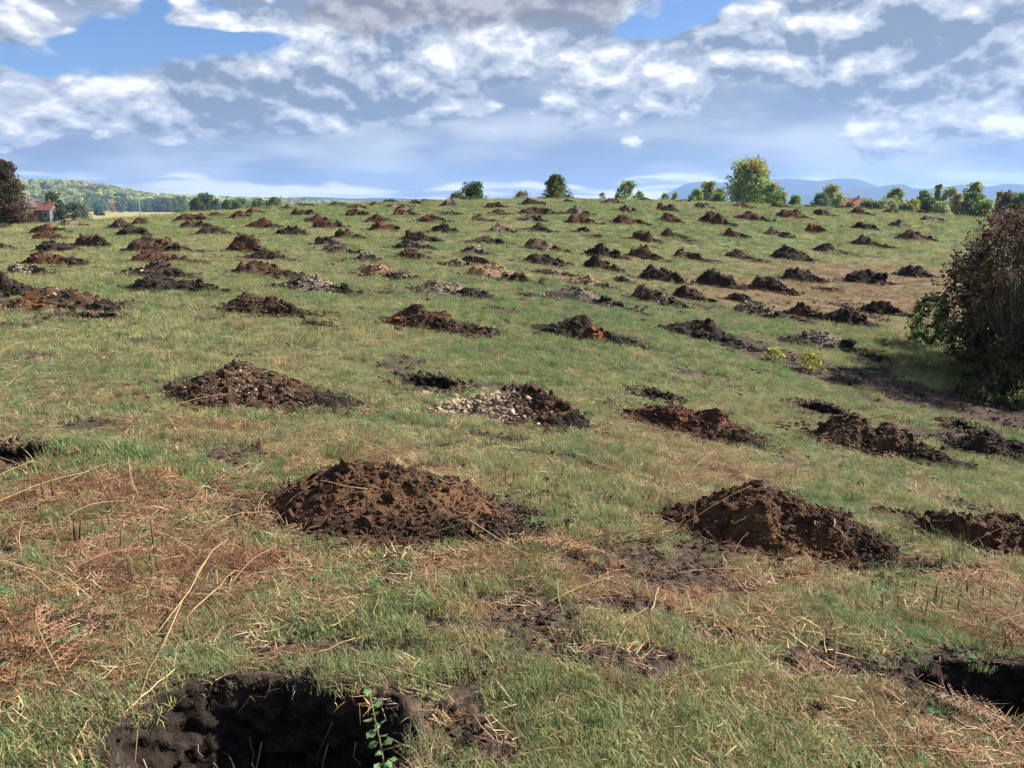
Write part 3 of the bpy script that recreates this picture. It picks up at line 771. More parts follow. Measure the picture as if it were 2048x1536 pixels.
# points, radius, label
STALKS = [
    ([[-0.684, 2.815, 0.144], [-0.459, 2.745, 0.14], [-0.233, 2.66, 0.113]], 0.007, 'long straw stalk lying behind the big foreground pit'),
    ([[-1.506, 2.904, 0.188], [-1.445, 3.155, 0.273], [-1.443, 3.431, 0.337], [-1.446, 3.629, 0.299]], 0.0055, 'long arched straw stalk leaning over the grass, left foreground'),
    ([[-1.435, 2.819, 0.183], [-1.471, 3.173, 0.263], [-1.469, 3.457, 0.299]], 0.0045, 'thinner arched straw stalk beside the long arched one'),
    ([[-1.435, 3.065, 0.181], [-1.344, 3.431, 0.232]], 0.005, 'short straight straw stalk slanting right, left foreground'),
    ([[-2.234, 3.047, 0.23], [-1.959, 2.806, 0.214], [-1.799, 2.683, 0.192], [-1.559, 2.471, 0.167]], 0.006, 'orange bracken stem running down the left foreground'),
    ([[-1.406, 2.454, 0.159], [-1.317, 2.669, 0.194]], 0.007, 'thick pale stalk pointing at the left rim of the big pit'),
    ([[-1.483, 2.276, 0.178], [-1.5, 2.42, 0.183]], 0.006, 'short pale stalk at bottom left'),
    ([[-1.678, 2.352, 0.187], [-1.47, 2.273, 0.165]], 0.006, 'brown stalk crossing a pale one at bottom left'),
    ([[0.254, 2.707, 0.08], [0.351, 2.633, 0.083], [0.49, 2.528, 0.073], [0.603, 2.463, 0.048]], 0.007, 'long straw stalk in the bright grass, bottom centre'),
    ([[-0.599, 3.925, 0.149], [-0.214, 3.67, 0.39]], 0.004, 'thin bent stalk rising at the foot of the clay mound'),
    ([[-0.214, 3.67, 0.39], [-0.038, 3.836, 0.19], [0.099, 3.923, 0.076]], 0.004, 'pale broken half of the bent stalk by the clay mound'),
    ([[-0.024, 3.847, 0.089], [0.169, 3.61, 0.087], [0.337, 3.337, 0.058]], 0.006, 'straw stalk lying right below the big clay mound'),
    ([[-0.351, 4.05, 0.113], [0.044, 3.899, 0.081]], 0.005, 'straight straw stalk at the right foot of the clay mound'),
    ([[-0.257, 3.896, 0.109], [0.067, 3.61, 0.087]], 0.005, 'straw stalk angled below the clay mound foot'),
    ([[-0.037, 3.735, 0.094], [0.255, 3.763, 0.066], [0.532, 3.639, 0.044]], 0.004, 'thin straw stalk in front of the brown bracken patch'),
    ([[0.671, 3.392, 0.019], [0.753, 3.58, 0.066]], 0.007, 'short pale upright stalk, right of centre'),
    ([[-0.129, 3.344, 0.107], [0.062, 3.322, 0.101]], 0.008, 'flat pale straw blade in the middle foreground'),
    ([[-0.423, 3.413, 0.13], [-0.218, 3.244, 0.124]], 0.006, 'straw stalk bundle left of the flat pale blade'),
    ([[-0.815, 2.832, 0.152], [-0.659, 2.926, 0.175]], 0.007, 'pale stalk end behind the big pit'),
    ([[-0.796, 3.039, 0.155], [-0.702, 3.103, 0.198]], 0.007, 'pale double stalk in the grass, centre left'),
    ([[-0.632, 3.158, 0.135], [-0.638, 3.375, 0.156]], 0.007, 'pale split stalk beside the dark trench'),
    ([[-0.471, 3.052, 0.123], [-0.434, 3.161, 0.17]], 0.006, 'short upright straw right of the dark trench'),
    ([[-4.663, 6.809, 0.308], [-4.913, 7.732, 0.376]], 0.005, 'thin pale stalk at the left edge below the far mounds'),
    ([[-2.349, 4.797, 0.235], [-1.871, 4.296, 0.219]], 0.005, 'straw stalk lying left of the big clay mound'),
    ([[-2.228, 4.462, 0.234], [-1.881, 4.213, 0.222]], 0.004, 'thin straw parallel to the one left of the clay mound'),
    ([[-3.042, 5.771, 0.249], [-2.767, 5.791, 0.465]], 0.005, 'dark leaning stalk in the left middle grass'),
    ([[-2.988, 6.119, 0.241], [-2.762, 6.268, 0.226], [-2.473, 6.171, 0.209]], 0.004, 'curved straw in front of the pale stony peak mound'),
    ([[6.853, 12.43, -0.937], [7.743, 12.673, -0.95]], 0.004, 'pale green stalk lying before the dark shrub'),
    ([[6.816, 13.104, -0.959], [7.672, 14.432, -0.862]], 0.005, 'pale stalk leaning beside the dark shrub'),
    ([[7.085, 12.696, -0.999], [7.726, 13.441, -0.824]], 0.005, 'yellowish stalk leaning against the shrub foot'),
    ([[1.713, 2.62, 0.004], [1.845, 2.571, -0.036], [1.867, 2.419, -0.034]], 0.008, 'thick tan stalk at the bottom right corner'),
    ([[1.592, 2.448, -0.015], [1.766, 2.481, 0.001]], 0.007, 'flat tan stalk crossing at bottom right'),
    ([[1.638, 2.384, -0.017], [1.705, 2.473, 0.008]], 0.008, 'split tan stalk end at bottom right'),
    ([[0.973, 3.244, 0.016], [1.114, 3.292, 0.032]], 0.006, 'short straw right of the dark soil lumps'),
    ([[0.926, 3.259, -0.001], [0.913, 2.981, 0.029]], 0.004, 'thin brown straw below the short one'),
]
# x, y, height, label
STUBS = [
    (-2.942, 4.333, 0.101, 'far left stub of the row of cut brown stalks'),
    (-2.935, 4.347, 0.101, 'second cut stalk stub from the left edge'),
    (-2.882, 4.383, 0.102, 'third cut stalk stub from the left edge'),
    (-2.828, 4.368, 0.105, 'fourth cut stalk stub from the left edge'),
    (-2.771, 4.368, 0.146, 'tallest stub of the cut stalk row at left'),
    (-2.744, 4.354, 0.063, 'short stub against the tallest of the cut stalk row'),
    (-2.649, 4.36, 0.095, 'rightmost stub of the cut stalk row at left'),
    (-2.51, 4.439, 0.071, 'short dark stub right of the cut stalk row'),
    (-2.393, 4.329, 0.063, 'small black stub beside the leaning brown stem'),
    (-2.299, 4.23, 0.218, 'tall brown stem leaning left, right of the stub row'),
    (-2.345, 4.251, 0.266, 'second leaning brown stem right of the stub row'),
    (-2.308, 3.769, 0.113, 'left one of a pair of brown stubs in green weeds'),
    (-2.29, 3.769, 0.128, 'right one of a pair of brown stubs in green weeds'),
    (-2.055, 3.642, 0.125, 'thick rusty stub right of the bright grass tuft'),
    (-1.991, 3.61, 0.138, 'dark stub beside the thick rusty stub'),
    (-1.824, 3.627, 0.214, 'brown stub before the dead bracken, left'),
    (-2.21, 4.386, 0.08, 'dark short stub left of the clay mound'),
    (-1.36, 3.083, 0.038, 'tiny stub in the grass behind the big pit'),
    (-1.395, 3.715, 0.137, 'brown stalk stub at the left foot of the clay mound'),
    (-1.538, 4.015, 0.121, 'slim dark stub at the left end of the clay mound'),
    (-0.17, 2.771, 0.127, 'dark split stub right of the big pit'),
    (-0.15, 2.761, 0.032, 'orange chip stub beside the dark split stub'),
    (-1.514, 2.486, 0.097, 'brown stub at the left of the big pit'),
    (-1.412, 2.23, 0.051, 'brown stub at the bottom left corner'),
    (1.156, 4.585, 0.331, 'tall thin pink stake before the right clay mound'),
    (-0.043, 5.191, 0.172, 'thin dark stem right of the big clay mound'),
    (0.011, 5.156, 0.133, 'second thin dark stem right of the big clay mound'),
    (2.556, 4.219, 0.147, 'ninth from right of the short brown stubs scattered over the pasture'),
    (2.662, 4.167, 0.064, 'sixth from right of the short brown stubs scattered over the pasture'),
    (2.296, 3.8, 0.12, 'tenth from right of the short brown stubs scattered over the pasture'),
    (2.135, 3.603, 0.115, 'eleventh from right of the short brown stubs scattered over the pasture'),
    (2.56, 3.945, 0.093, 'fifth from right of the short brown stubs scattered over the pasture'),
    (2.633, 3.924, 0.077, 'fourth from right of the short brown stubs scattered over the pasture'),
    (2.658, 3.897, 0.076, 'second from right of the short brown stubs scattered over the pasture'),
    (2.254, 3.675, 0.102, 'eighth from right of the short brown stubs scattered over the pasture'),
    (2.356, 3.691, 0.088, 'seventh from right of the short brown stubs scattered over the pasture'),
    (2.024, 3.667, 0.088, 'twelfth from right of the short brown stubs scattered over the pasture'),
    (1.951, 3.681, 0.088, 'thirteenth from left of the short brown stubs scattered over the pasture'),
    (2.379, 3.337, 0.062, 'first from right of the short brown stubs scattered over the pasture'),
    (2.427, 3.567, 0.071, 'third from right of the short brown stubs scattered over the pasture'),
    (2.528, 6.501, 0.108, 'ninth from left of the short brown stubs scattered over the pasture'),
    (2.92, 7.158, 0.077, 'tenth from left of the short brown stubs scattered over the pasture'),
    (2.982, 7.191, 0.067, 'eleventh from left of the short brown stubs scattered over the pasture'),
    (3.018, 6.917, 0.1, 'twelfth from left of the short brown stubs scattered over the pasture'),
    (2.344, 6.121, 0.121, 'eighth from left of the short brown stubs scattered over the pasture'),
    (0.187, 4.826, 0.09, 'fourth from left of the short brown stubs scattered over the pasture'),
    (0.348, 4.727, 0.089, 'fifth from left of the short brown stubs scattered over the pasture'),
    (0.559, 4.554, 0.104, 'seventh from left of the short brown stubs scattered over the pasture'),
    (0.416, 4.381, 0.084, 'sixth from left of the short brown stubs scattered over the pasture'),
    (-1.398, 2.963, 0.073, 'third from left of the short brown stubs scattered over the pasture'),
    (-1.854, 3.874, 0.088, 'second from left of the short brown stubs scattered over the pasture'),
    (-1.603, 2.416, 0.084, 'first from left of the short brown stubs scattered over the pasture'),
]
TERRAIN_PTS = np.array([[-0.674, 3.944], [1.538, 4.321], [3.052, 4.639], [-3.166, 5.018], [-2.451, 3.62], [-2.375, 6.738], [0.078, 7.201], [2.003, 8.071], [4.115, 8.43], [5.759, 8.828], [-5.929, 10.13], [-3.397, 10.72], [-1.149, 11.371], [1.097, 12.27], [3.52, 13.846], [6.028, 15.06], [-3.796, 14.456], [-1.575, 15.731], [1.466, 16.545], [3.28, 18.242], [5.161, 19.529], [5.894, 18.175], [7.163, 19.007], [9.762, 20.295], [-6.225, 13.625], [-8.046, 12.33], [-10.213, 17.156], [-3.137, 18.376], [-0.423, 19.231], [2.334, 20.468], [-7.24, 21.492], [-9.47, 20.662], [-3.044, 23.211], [-1.346, 24.948], [0.763, 25.827], [2.821, 24.876], [4.662, 24.359], [6.171, 23.453], [8.285, 24.306], [11.208, 25.604], [14.431, 27.37], [-8.343, 29.427], [-6.088, 29.419], [-2.945, 32.052], [0.546, 32.918], [2.716, 33.769], [5.235, 31.969], [9.073, 30.926], [10.664, 30.926], [14.185, 35.323], [19.299, 38.881], [16.62, 36.237], [-14.972, 30.284], [-16.852, 28.533], [-13.105, 32.951], [-11.005, 32.951], [-8.489, 34.685], [-7.896, 40.901], [-3.897, 37.356], [0.647, 39.105], [7.198, 38.208], [12.627, 41.73], [15.64, 43.481], [-15.417, 38.236], [-17.085, 35.568], [-20.519, 36.445], [-22.195, 34.67], [-0.783, 51.564], [-7.304, 51.542], [-12.888, 47.972], [-15.862, 43.543], [5.836, 52.438], [12.676, 53.266], [19.737, 54.093], [27.39, 52.251], [30.883, 47.795], [0.0, 0.0], [-2.5, 0.5], [2.5, 0.5], [0.0, -4.0], [-6.0, -4.0], [6.0, -4.0], [5.5, 3.0], [-5.0, 2.5], [9.0, 8.0], [-8.0, 7.0], [14.0, 14.0], [-14.0, 12.0], [0.0, 65.0], [0.0, 80.0], [-21.205, 58.261], [-27.362, 75.175], [22.573, 62.02], [27.362, 75.175], [-35.562, 50.787], [-45.886, 65.532], [36.443, 50.159], [47.023, 64.721], [-37.157, 33.457], [37.157, 33.457], [-17.678, 17.678], [17.983, 17.366], [61.284, 51.423], [-61.284, 51.423]])
TERRAIN_W = np.array([0.00420556, -0.00234833, 0.0073545, 0.00338704, 0.0067926, -0.00447475, -0.000253465, -0.00716592, -0.00719723, -0.00447081, 0.00267224, 0.00356283, 0.00316695, 0.00567519, 0.00306847, -0.00407666, -0.00348765, -0.00157778, 0.000794851, -0.00121993, 0.00387362, 0.00179493, -0.00294858, -0.000952813, -0.000419026, 0.00180808, 0.00178259, -0.002156, 0.00326017, -0.00082527, -0.00250949, 0.00280493, -0.000424671, -0.00148091, 0.00329453, 0.000799887, -0.00357126, -0.000700175, 0.000321934, 0.000292676, 0.00165536, 0.000474459, 0.000333875, 0.000240777, 0.000929983, -0.000363219, 0.00282843, -0.00363785, -0.000397211, -0.00299179, -0.00207444, 0.000273562, -0.00125638, 0.000535193, 0.000644664, 0.000519639, -0.00201194, -0.000593213, -0.000194982, -0.00159954, 0.0019174, 0.00139492, 0.00077901, 3.1979e-05, -0.000833869, 0.000522389, 0.000656907, 0.000545038, 0.000937526, 0.000561326, 0.000681614, 0.000535426, 4.65457e-05, 0.00059596, 0.00109016, 0.00164208, -0.00199672, -0.00447746, 0.00169126, 0.00111638, 0.00216584, -0.00178882, 0.00226451, -0.00444052, 0.00138221, -0.00421941, -0.000859229, -0.000242387, -0.000492608, -0.000195958, -0.000202516, -0.000184337, -0.000312205, -0.000279335, -0.000428747, -0.000102405, -0.00152555, -7.62593e-05, -0.000212393, 0.000200444, -0.00189938, 0.00231615, -9.78826e-05, 2.46402e-05, 10.1946, 0.000201164, -0.0168608])

BIG_PITS = [(-.87, 2.36, .50, .32, .55, 'large black pit with hanging roots in the bottom left foreground'),
            (2.19, 2.93, .44, .25, .50, 'black pit at the bottom right edge with straw at its lip')]
ALL_PITS = [(p[0], p[1], p[2] * .85, p[3] * .72, min(.32, .9 * min(p[2], p[3])), p[4]) for p in PITS] + BIG_PITS


# ================================================================== terrain
def tps(x, y):
    x = np.asarray(x, float).ravel()
    y = np.asarray(y, float).ravel()
    out = np.empty(len(x))
    for i in range(0, len(x), 20000):
        xs, ys = x[i:i + 20000, None], y[i:i + 20000, None]
        d2 = (xs - TERRAIN_PTS[:, 0]) ** 2 + (ys - TERRAIN_PTS[:, 1]) ** 2
        out[i:i + 20000] = (.5 * d2 * np.log(d2 + 1e-9)) @ TERRAIN_W[:-3] + TERRAIN_W[-3] + TERRAIN_W[-2] * xs[:, 0] + TERRAIN_W[-1] * ys[:, 0]
    return out


HILL_AZ = [-60, -40, -32, -29, -27.5, -25.8, -24.6, -21.8, -18, -13.8, -9.5, -4.5, 0, 180]
HILL_EL = [2.0, 1.75, 1.45, 1.42, 1.25, .95, .70, .52, .44, .38, .25, .1, 0, 0]


def far_height(x, y):
    r = np.hypot(x, y)
    az = np.degrees(np.arctan2(x, y))
    left = 1 - sm(-22, -8, az)
    z = np.where(r < 150, -1.2, -1.2) - 1.3 * sm(60, 160, r) * (1 - sm(5, 20, az)) - 1.6 * left * sm(80, 250, r) - 5 * sm(300, 900, r) * (1 - left)
    hz = np.interp(az, HILL_AZ, HILL_EL)
    top = np.tan(np.radians(hz)) * 1500 + CAMZ - 9
    top = np.maximum(top + 3 * vnoise(x / 180, y / 180, 0, 5), -4)
    z = z + np.maximum(top + 4, 0) * sm(950, 1500, r) * (1 - .7 * sm(1800, 3000, r)) * (1 - sm(-6, 0, az))
    return z


def smooth_ground(x, y):
    """pasture height without the dug pits"""
    x = np.asarray(x, float)
    y = np.asarray(y, float)
    shp = x.shape
    x, y = x.ravel(), y.ravel()
    r = np.hypot(x, y)
    az = np.degrees(np.arctan2(x, y))
    w = sm(60, 88, r)
    back = sm(55, 80, np.abs(az))
    w = np.maximum(w, back * sm(4, 20, r))
    z = np.zeros(len(x))
    m = w < 1
    z[m] += (1 - w[m]) * tps(x[m], y[m])
    k = w > 0
    fz = far_height(x[k], y[k])
    z[k] += w[k] * fz
    z += .035 * fbm(x * .9, y * .9, 0, 3, 3) * (1 - sm(40, 90, r)) + .25 * fbm(x / 25, y / 25, 0, 2, 4) * sm(100, 200, r)
    return z.reshape(shp)


SOIL_PATCH = [(-.75, 2.92, .60, .10, 1), (-.18, 2.62, .12, .26, .8), (-.05, 2.42, .14, .16, .8), (-.60, 3.56, .07, .14, 1), (-.48, 3.36, .07, .12, 1), (-.34, 3.18, .08, .10, 1), (-.42, 3.02, .2, .06, .7),
              (1.45, 3.06, .30, .15, .85), (1.74, 2.98, .22, .16, .95), (.57, 2.96, .20, .12, 1.4), (.60, 3.45, .22, .13, 1.3), (1.05, 3.22, .28, .10, .65), (1.13, 4.22, .28, .14, 1), (.77, 4.05, .24, .14, 1), (.95, 3.75, .4, .14, 1.1), (1.6, 3.9, .3, .12, .6),
              (-.15, 6.55, .38, .16, 1), (.25, 6.2, .35, .14, .95), (.6, 5.95, .25, .1, .8), (4.9, 13.5, .7, .6, 1.9), (5.7, 12.6, .9, .6, 1.9), (6.6, 11.7, .9, .6, 1.9), (7.4, 10.9, .8, .6, 1.9), (4.2, 14.4, .6, .7, 1.9), (3.6, 15.2, .5, .5, .8), (5.6, 9.7, .9, .4, .8), (6.6, 9.0, .7, .5, 1), (8.2, 10.2, .8, .6, 1.9),
              (-2.6, 3.25, .24, .14, 1), (-1.9, 3.0, .2, .08, .7), (2.6, 4.3, .35, .16, .8), (2.0, 6.1, .3, .16, .7), (.45, 5.3, .22, .10, .9), (-.1, 8.6, .7, .25, .6), (3.0, 5.6, .35, .2, .7), (-1.3, 8.9, .5, .2, .7), (-1.9, 4.7, .2, .1, .6), (-.1, 5.6, .3, .1, .6), (1.6, 5.4, .3, .12, .7), (2.4, 5.3, .2, .1, .8),
              (-3.2, 7.6, .3, .12, .7), (-4.5, 9.2, .5, .2, .6), (-1.6, 9.4, .5, .2, .6), (2.8, 11.2, .6, .3, .7), (1.6, 10.6, .5, .2, .6), (-6.5, 9.8, .6, .2, .6), (3.4, 17, .7, .4, .6), (9.5, 21.5, 1.2, .5, .7), (15, 33, 1.5, .8, .7)]
DRY_PATCH = [(-2.5, 4.3, .9, .5, .85), (-1.9, 3.55, .8, .35, .75), (-2.1, 2.9, .5, .45, .85), (-1.6, 3.1, .3, .2, .6), (.5, 4.0, .55, .2, .85), (.8, 3.55, .4, .2, .65), (-1.1, 5.3, .8, .4, .55), (-2.4, 5.9, 1.0, .35, .55),
             (9.8, 23, 4.5, 2.6, 1.7), (13, 28, 4, 3, 1.4), (7, 21, 3, 1.5, 1.1), (1.9, 6.4, .4, .5, .8), (2.6, 3.6, .6, .25, .6), (.1, 3.3, .4, .2, .45), (3.2, 4.0, .6, .3, .35), (-8, 9, 1.5, 1, .4), (-5, 8, 1.2, .6, .3), (2.2, 2.6, .7, .2, .6), (-.4, 3.7, .4, .2, .4)]


def patches(x, y, table):
    r = np.zeros_like(x)
    for px, py, a, b, s in table:
        r = np.maximum(r, s * np.exp(-(((x - px) / a) ** 2 + ((y - py) / b) ** 2)))
    return r


def soil_field(x, y):
    n = fbm(x * 6, y * 6, 0, 4, 21)
    f = patches(x, y, SOIL_PATCH)
    s = sm(.30, .55, f + .42 * n * (f > .05))
    s = np.maximum(s, .9 * sm(.36, .50, fbm(x * 1.5, y * 1.5, 0, 3, 23) + .16 * n))
    for cx, cy, w, d, h, kind, lab in MOUNDS:
        q = np.hypot((x - cx) / (w * .5), (y - cy) / (d * .5))
        k = q < 1.6
        if k.any():
            s[k] = np.maximum(s[k], sm(1.42, .95, q[k] - .30 * n[k]))
    for cx, cy, a, b, dep, lab in ALL_PITS:
        q = np.hypot((x - cx) / a, (y - cy) / b)
        k = q < 1.9
        if k.any():
            s[k] = np.maximum(s[k], sm(1.22, 1.04, q[k] - .30 * n[k]))
    return s


def dry_field(x, y):
    return np.clip(patches(x, y, DRY_PATCH) * (1 + .8 * fbm(x * 2, y * 2, 0, 3, 31)) + .25 * sm(.1, .6, fbm(x * .7, y * .7, 0, 3, 33)), 0, 1)


def build_ground():
    rr = [0.0]
    r = .7
    while r < 95:
        rr.append(r)
        r *= 1.0068 if r > 1.3 else 1.03
    while r < 6300:
        rr.append(r)
        r *= 1.035
    rr = np.array(rr[1:])
    az = np.radians(np.concatenate([np.arange(-180, -46, 6.), np.arange(-46, 46, .2), np.arange(46, 180, 6.)]))
    R, A = np.meshgrid(rr, az, indexing='ij')
    x, y = (R * np.sin(A)).ravel(), (R * np.cos(A)).ravel()
    z = smooth_ground(x, y)
    near = np.hypot(x, y) < 60
    soil = np.zeros_like(x)
    dry = np.zeros_like(x)
    soil[near] = soil_field(x[near], y[near])
    dry[near] = dry_field(x[near], y[near])
    z[near] += (.018 * fbm(x[near] * 5, y[near] * 5, 0, 3, 8) + .012 * soil[near] * fbm(x[near] * 18, y[near] * 18, 0, 2, 9))
    for cx, cy, a, b, dep, lab in ALL_PITS:
        q = np.hypot((x - cx) / a, (y - cy) / b)
        z -= (dep + .14) * (q < 1.10)
    rad = np.hypot(x, y)
    azd = np.degrees(np.arctan2(x, y))
    straw = sm(300, 420, rad) * (1 - sm(-18, -12, azd)) * sm(-.2, .15, vnoise(x / 300, rad / 160, 0, 77) + .35) * (1 - sm(1000, 1100, rad))
    nR, nA = len(rr), len(az)
    i = np.arange(nR - 1)[:, None] * nA
    j = np.arange(nA)[None]
    F = np.stack([i + j, i + (j + 1) % nA, i + nA + (j + 1) % nA, i + nA + j], -1).reshape(-1, 4)[:, ::-1]
    c = len(x)
    V = np.vstack([np.stack([x, y, z], 1), [[0, 0, float(smooth_ground(np.array([0.]), np.array([0.]))[0])]]])
    Tc = np.array([(c, jj, (jj + 1) % nA) for jj in range(nA)])[:, ::-1]
    ap = lambda v, e=0.: np.append(v, e)
    me = make_mesh('ground', V, [F, Tc], None, True, M_GROUND, {'soil': ap(soil), 'dry': ap(dry), 'far': ap(sm(14, 40, rad)), 'straw': ap(straw)})
    tag(obj('ground', me), kind='structure')


build_ground()


def gz(x, y):
    return float(smooth_ground(np.array([x], float), np.array([y], float))[0])


# ---- blue mountains far away
def mountain(prof, dist, depth, seed):
    px = np.array([p[0] for p in prof], float)
    py = np.array([p[1] for p in prof], float)
    az = np.degrees(np.arctan((px - 1024) / 1538 / math.cos(math.radians(13))))
    el = np.degrees(np.arctan((768 - py) / 1538)) - 13.0
    a = np.linspace(az[0], az[-1], 260)
    e = np.interp(a, az, el)
    top = dist * np.tan(np.radians(np.maximum(e, .0))) / np.cos(np.radians(a)) * .985
    t = np.linspace(-1, 1, 41)
    A, Tt = np.meshgrid(np.radians(a), t, indexing='ij')
    D = dist + depth * Tt
    x, y = D * np.tan(A), D
    ridge = (1 - np.abs(Tt)) ** 1.2
    n = fbm(x / 260, y / 260, 0, 5, seed)
    z = CAMZ + top[:, None] * ridge + n * 22 * np.minimum(1, (1 - ridge) * 3) * ridge - 12 * (1 - ridge)
    z = np.where(np.abs(Tt) > .98, -12, z)
    nA, nT = A.shape
    i = np.arange(nA - 1)[:, None] * nT
    j = np.arange(nT - 1)[None]
    F = np.stack([i + j, i + nT + j, i + nT + j + 1, i + j + 1], -1).reshape(-1, 4)
    V = np.stack([x, y, z], -1).reshape(-1, 3)
    c = np.array((.03, .04, .028)) * (1 + .5 * n.reshape(-1, 1))
    tag(obj('mountain', make_mesh('mountain', V, F, c, True, M_ROCKY)), kind='structure')


mountain([(1270, 420), (1292, 402), (1312, 390), (1345, 371), (1362, 365), (1390, 363), (1420, 366), (1450, 362), (1500, 361), (1550, 360), (1578, 362), (1600, 365), (1640, 360), (1672, 361), (1692, 367), (1720, 378), (1750, 384), (1800, 400), (1830, 420)], 5200, 900, 41)
mountain([(1500, 420), (1560, 398), (1600, 386), (1640, 378), (1680, 380), (1715, 377), (1740, 373), (1762, 372), (1782, 380), (1810, 381), (1850, 377), (1890, 373), (1925, 379), (1950, 374), (1985, 375), (2015, 381), (2050, 379), (2120, 372), (2200, 384), (2350, 410), (2400, 425)], 4300, 700, 42)
mountain([(300, 420), (420, 404), (560, 398), (640, 394), (720, 397), (790, 396), (850, 398), (930, 401), (1000, 410), (1050, 420)], 4000, 600, 43)


def build_haze():
    x0, x1, y0, y1, z0, z1 = -6450, 6450, -6450, 6450, -30., 225.
    V = [(x, y, z) for x in (x0, x1) for y in (y0, y1) for z in (z0, z1)]
    F = np.array([(0, 1, 3, 2), (4, 6, 7, 5), (0, 4, 5, 1), (2, 3, 7, 6), (0, 2, 6, 4), (1, 5, 7, 3)])
    m, g = material('haze_air')
    v = g.new('ShaderNodeVolumePrincipled')
    v.inputs['Color'].default_value = (.37, .59, 1.0, 1)
    v.inputs['Density'].default_value = 1.85e-4
    v.inputs['Anisotropy'].default_value = .15
    finish(g, v.outputs[0], True)
    tag(obj('haze', make_mesh('haze', np.array(V, float), F, None, False, m)), kind='stuff')


build_haze()


# ================================================================== earth mounds
SOILS = {'D': ((.020, .015, .012), (.045, .031, .022)), 'B': ((.045, .028, .018), (.090, .052, .031)), 'R': ((.058, .028, .018), (.105, .046, .026)),
         'T': ((.30, .20, .11), (.12, .075, .045)), 'S': ((.040, .028, .020), (.085, .060, .042)), 'N2': ((.045, .028, .018), (.085, .045, .026)), 'F': ((.048, .028, .018), (.118, .062, .030))}
STONE_COLS = np.array([(.46, .36, .24), (.36, .265, .165), (.54, .47, .36), (.25, .18, .115)])


def clod_templates(kind):
    out = []
    c1, c2 = np.array(SOILS[kind])
    for k in range(5):
        rng = np.random.default_rng(500 + k)
        v, f = ICO1
        n = fbm(v[:, 0] * 1.7 + 9 * k, v[:, 1] * 1.7, v[:, 2] * 1.7, 3, 60 + k)
        v = v * (1 + .55 * n)[:, None] * np.array([1.0, rng.uniform(.65, .95), rng.uniform(.5, .8)])
        # break it along a few planes, as a bucket tooth leaves it
        for _ in range(11):
            nn = rng.normal(size=3)
            nn /= np.linalg.norm(nn)
            ex = np.maximum(v @ nn - rng.uniform(.26, .48), 0)
            v = v - ex[:, None] * nn * .93
        v = v * 1.35 + .04 * rng.normal(size=v.shape)
        mixf = np.clip(.5 + .8 * fbm(v[:, 0] * 3, v[:, 1] * 3, v[:, 2] * 3 + k, 2, 70), 0, 1)[:, None]
        out.append(make_mesh('clod', v, f, (c1 * (1 - mixf) + c2 * mixf) * rng.uniform(.65, 1.05), False, M_SOIL))
    return out


def root_mesh(rng, L, r, col, bend=.3):
    n = 6
    t = np.linspace(0, 1, n)
    pts = np.stack([t * L, bend * L * (np.cumsum(rng.normal(0, .35, n)) - 0) * t, bend * L * .5 * np.cumsum(rng.normal(0, .3, n)) * t], 1)
    a = Acc()
    a.add_tube(pts, r, r * .35, col, 5)
    return a.mesh('root', M_BARK)


CLODS = {k: clod_templates(k) for k in 'DBRSF'}
CLODS['N2'] = CLODS['B']
CLODS['T'] = CLODS['S']
_r = np.random.default_rng(77)
ROOTS = [root_mesh(_r, .30, .006, (.16, .11, .07)) for _ in range(4)] + [root_mesh(_r, .2, .005, (.30, .24, .17)) for _ in range(3)]
_sv = ICO0[0] * (1 + .25 * np.random.default_rng(5).uniform(-1, 1, (12, 1))) * np.array([1, .75, .55])
STONES = [make_mesh('stone', _sv, ICO0[1], np.tile(c, (12, 1)), False, M_STONE) for c in STONE_COLS]


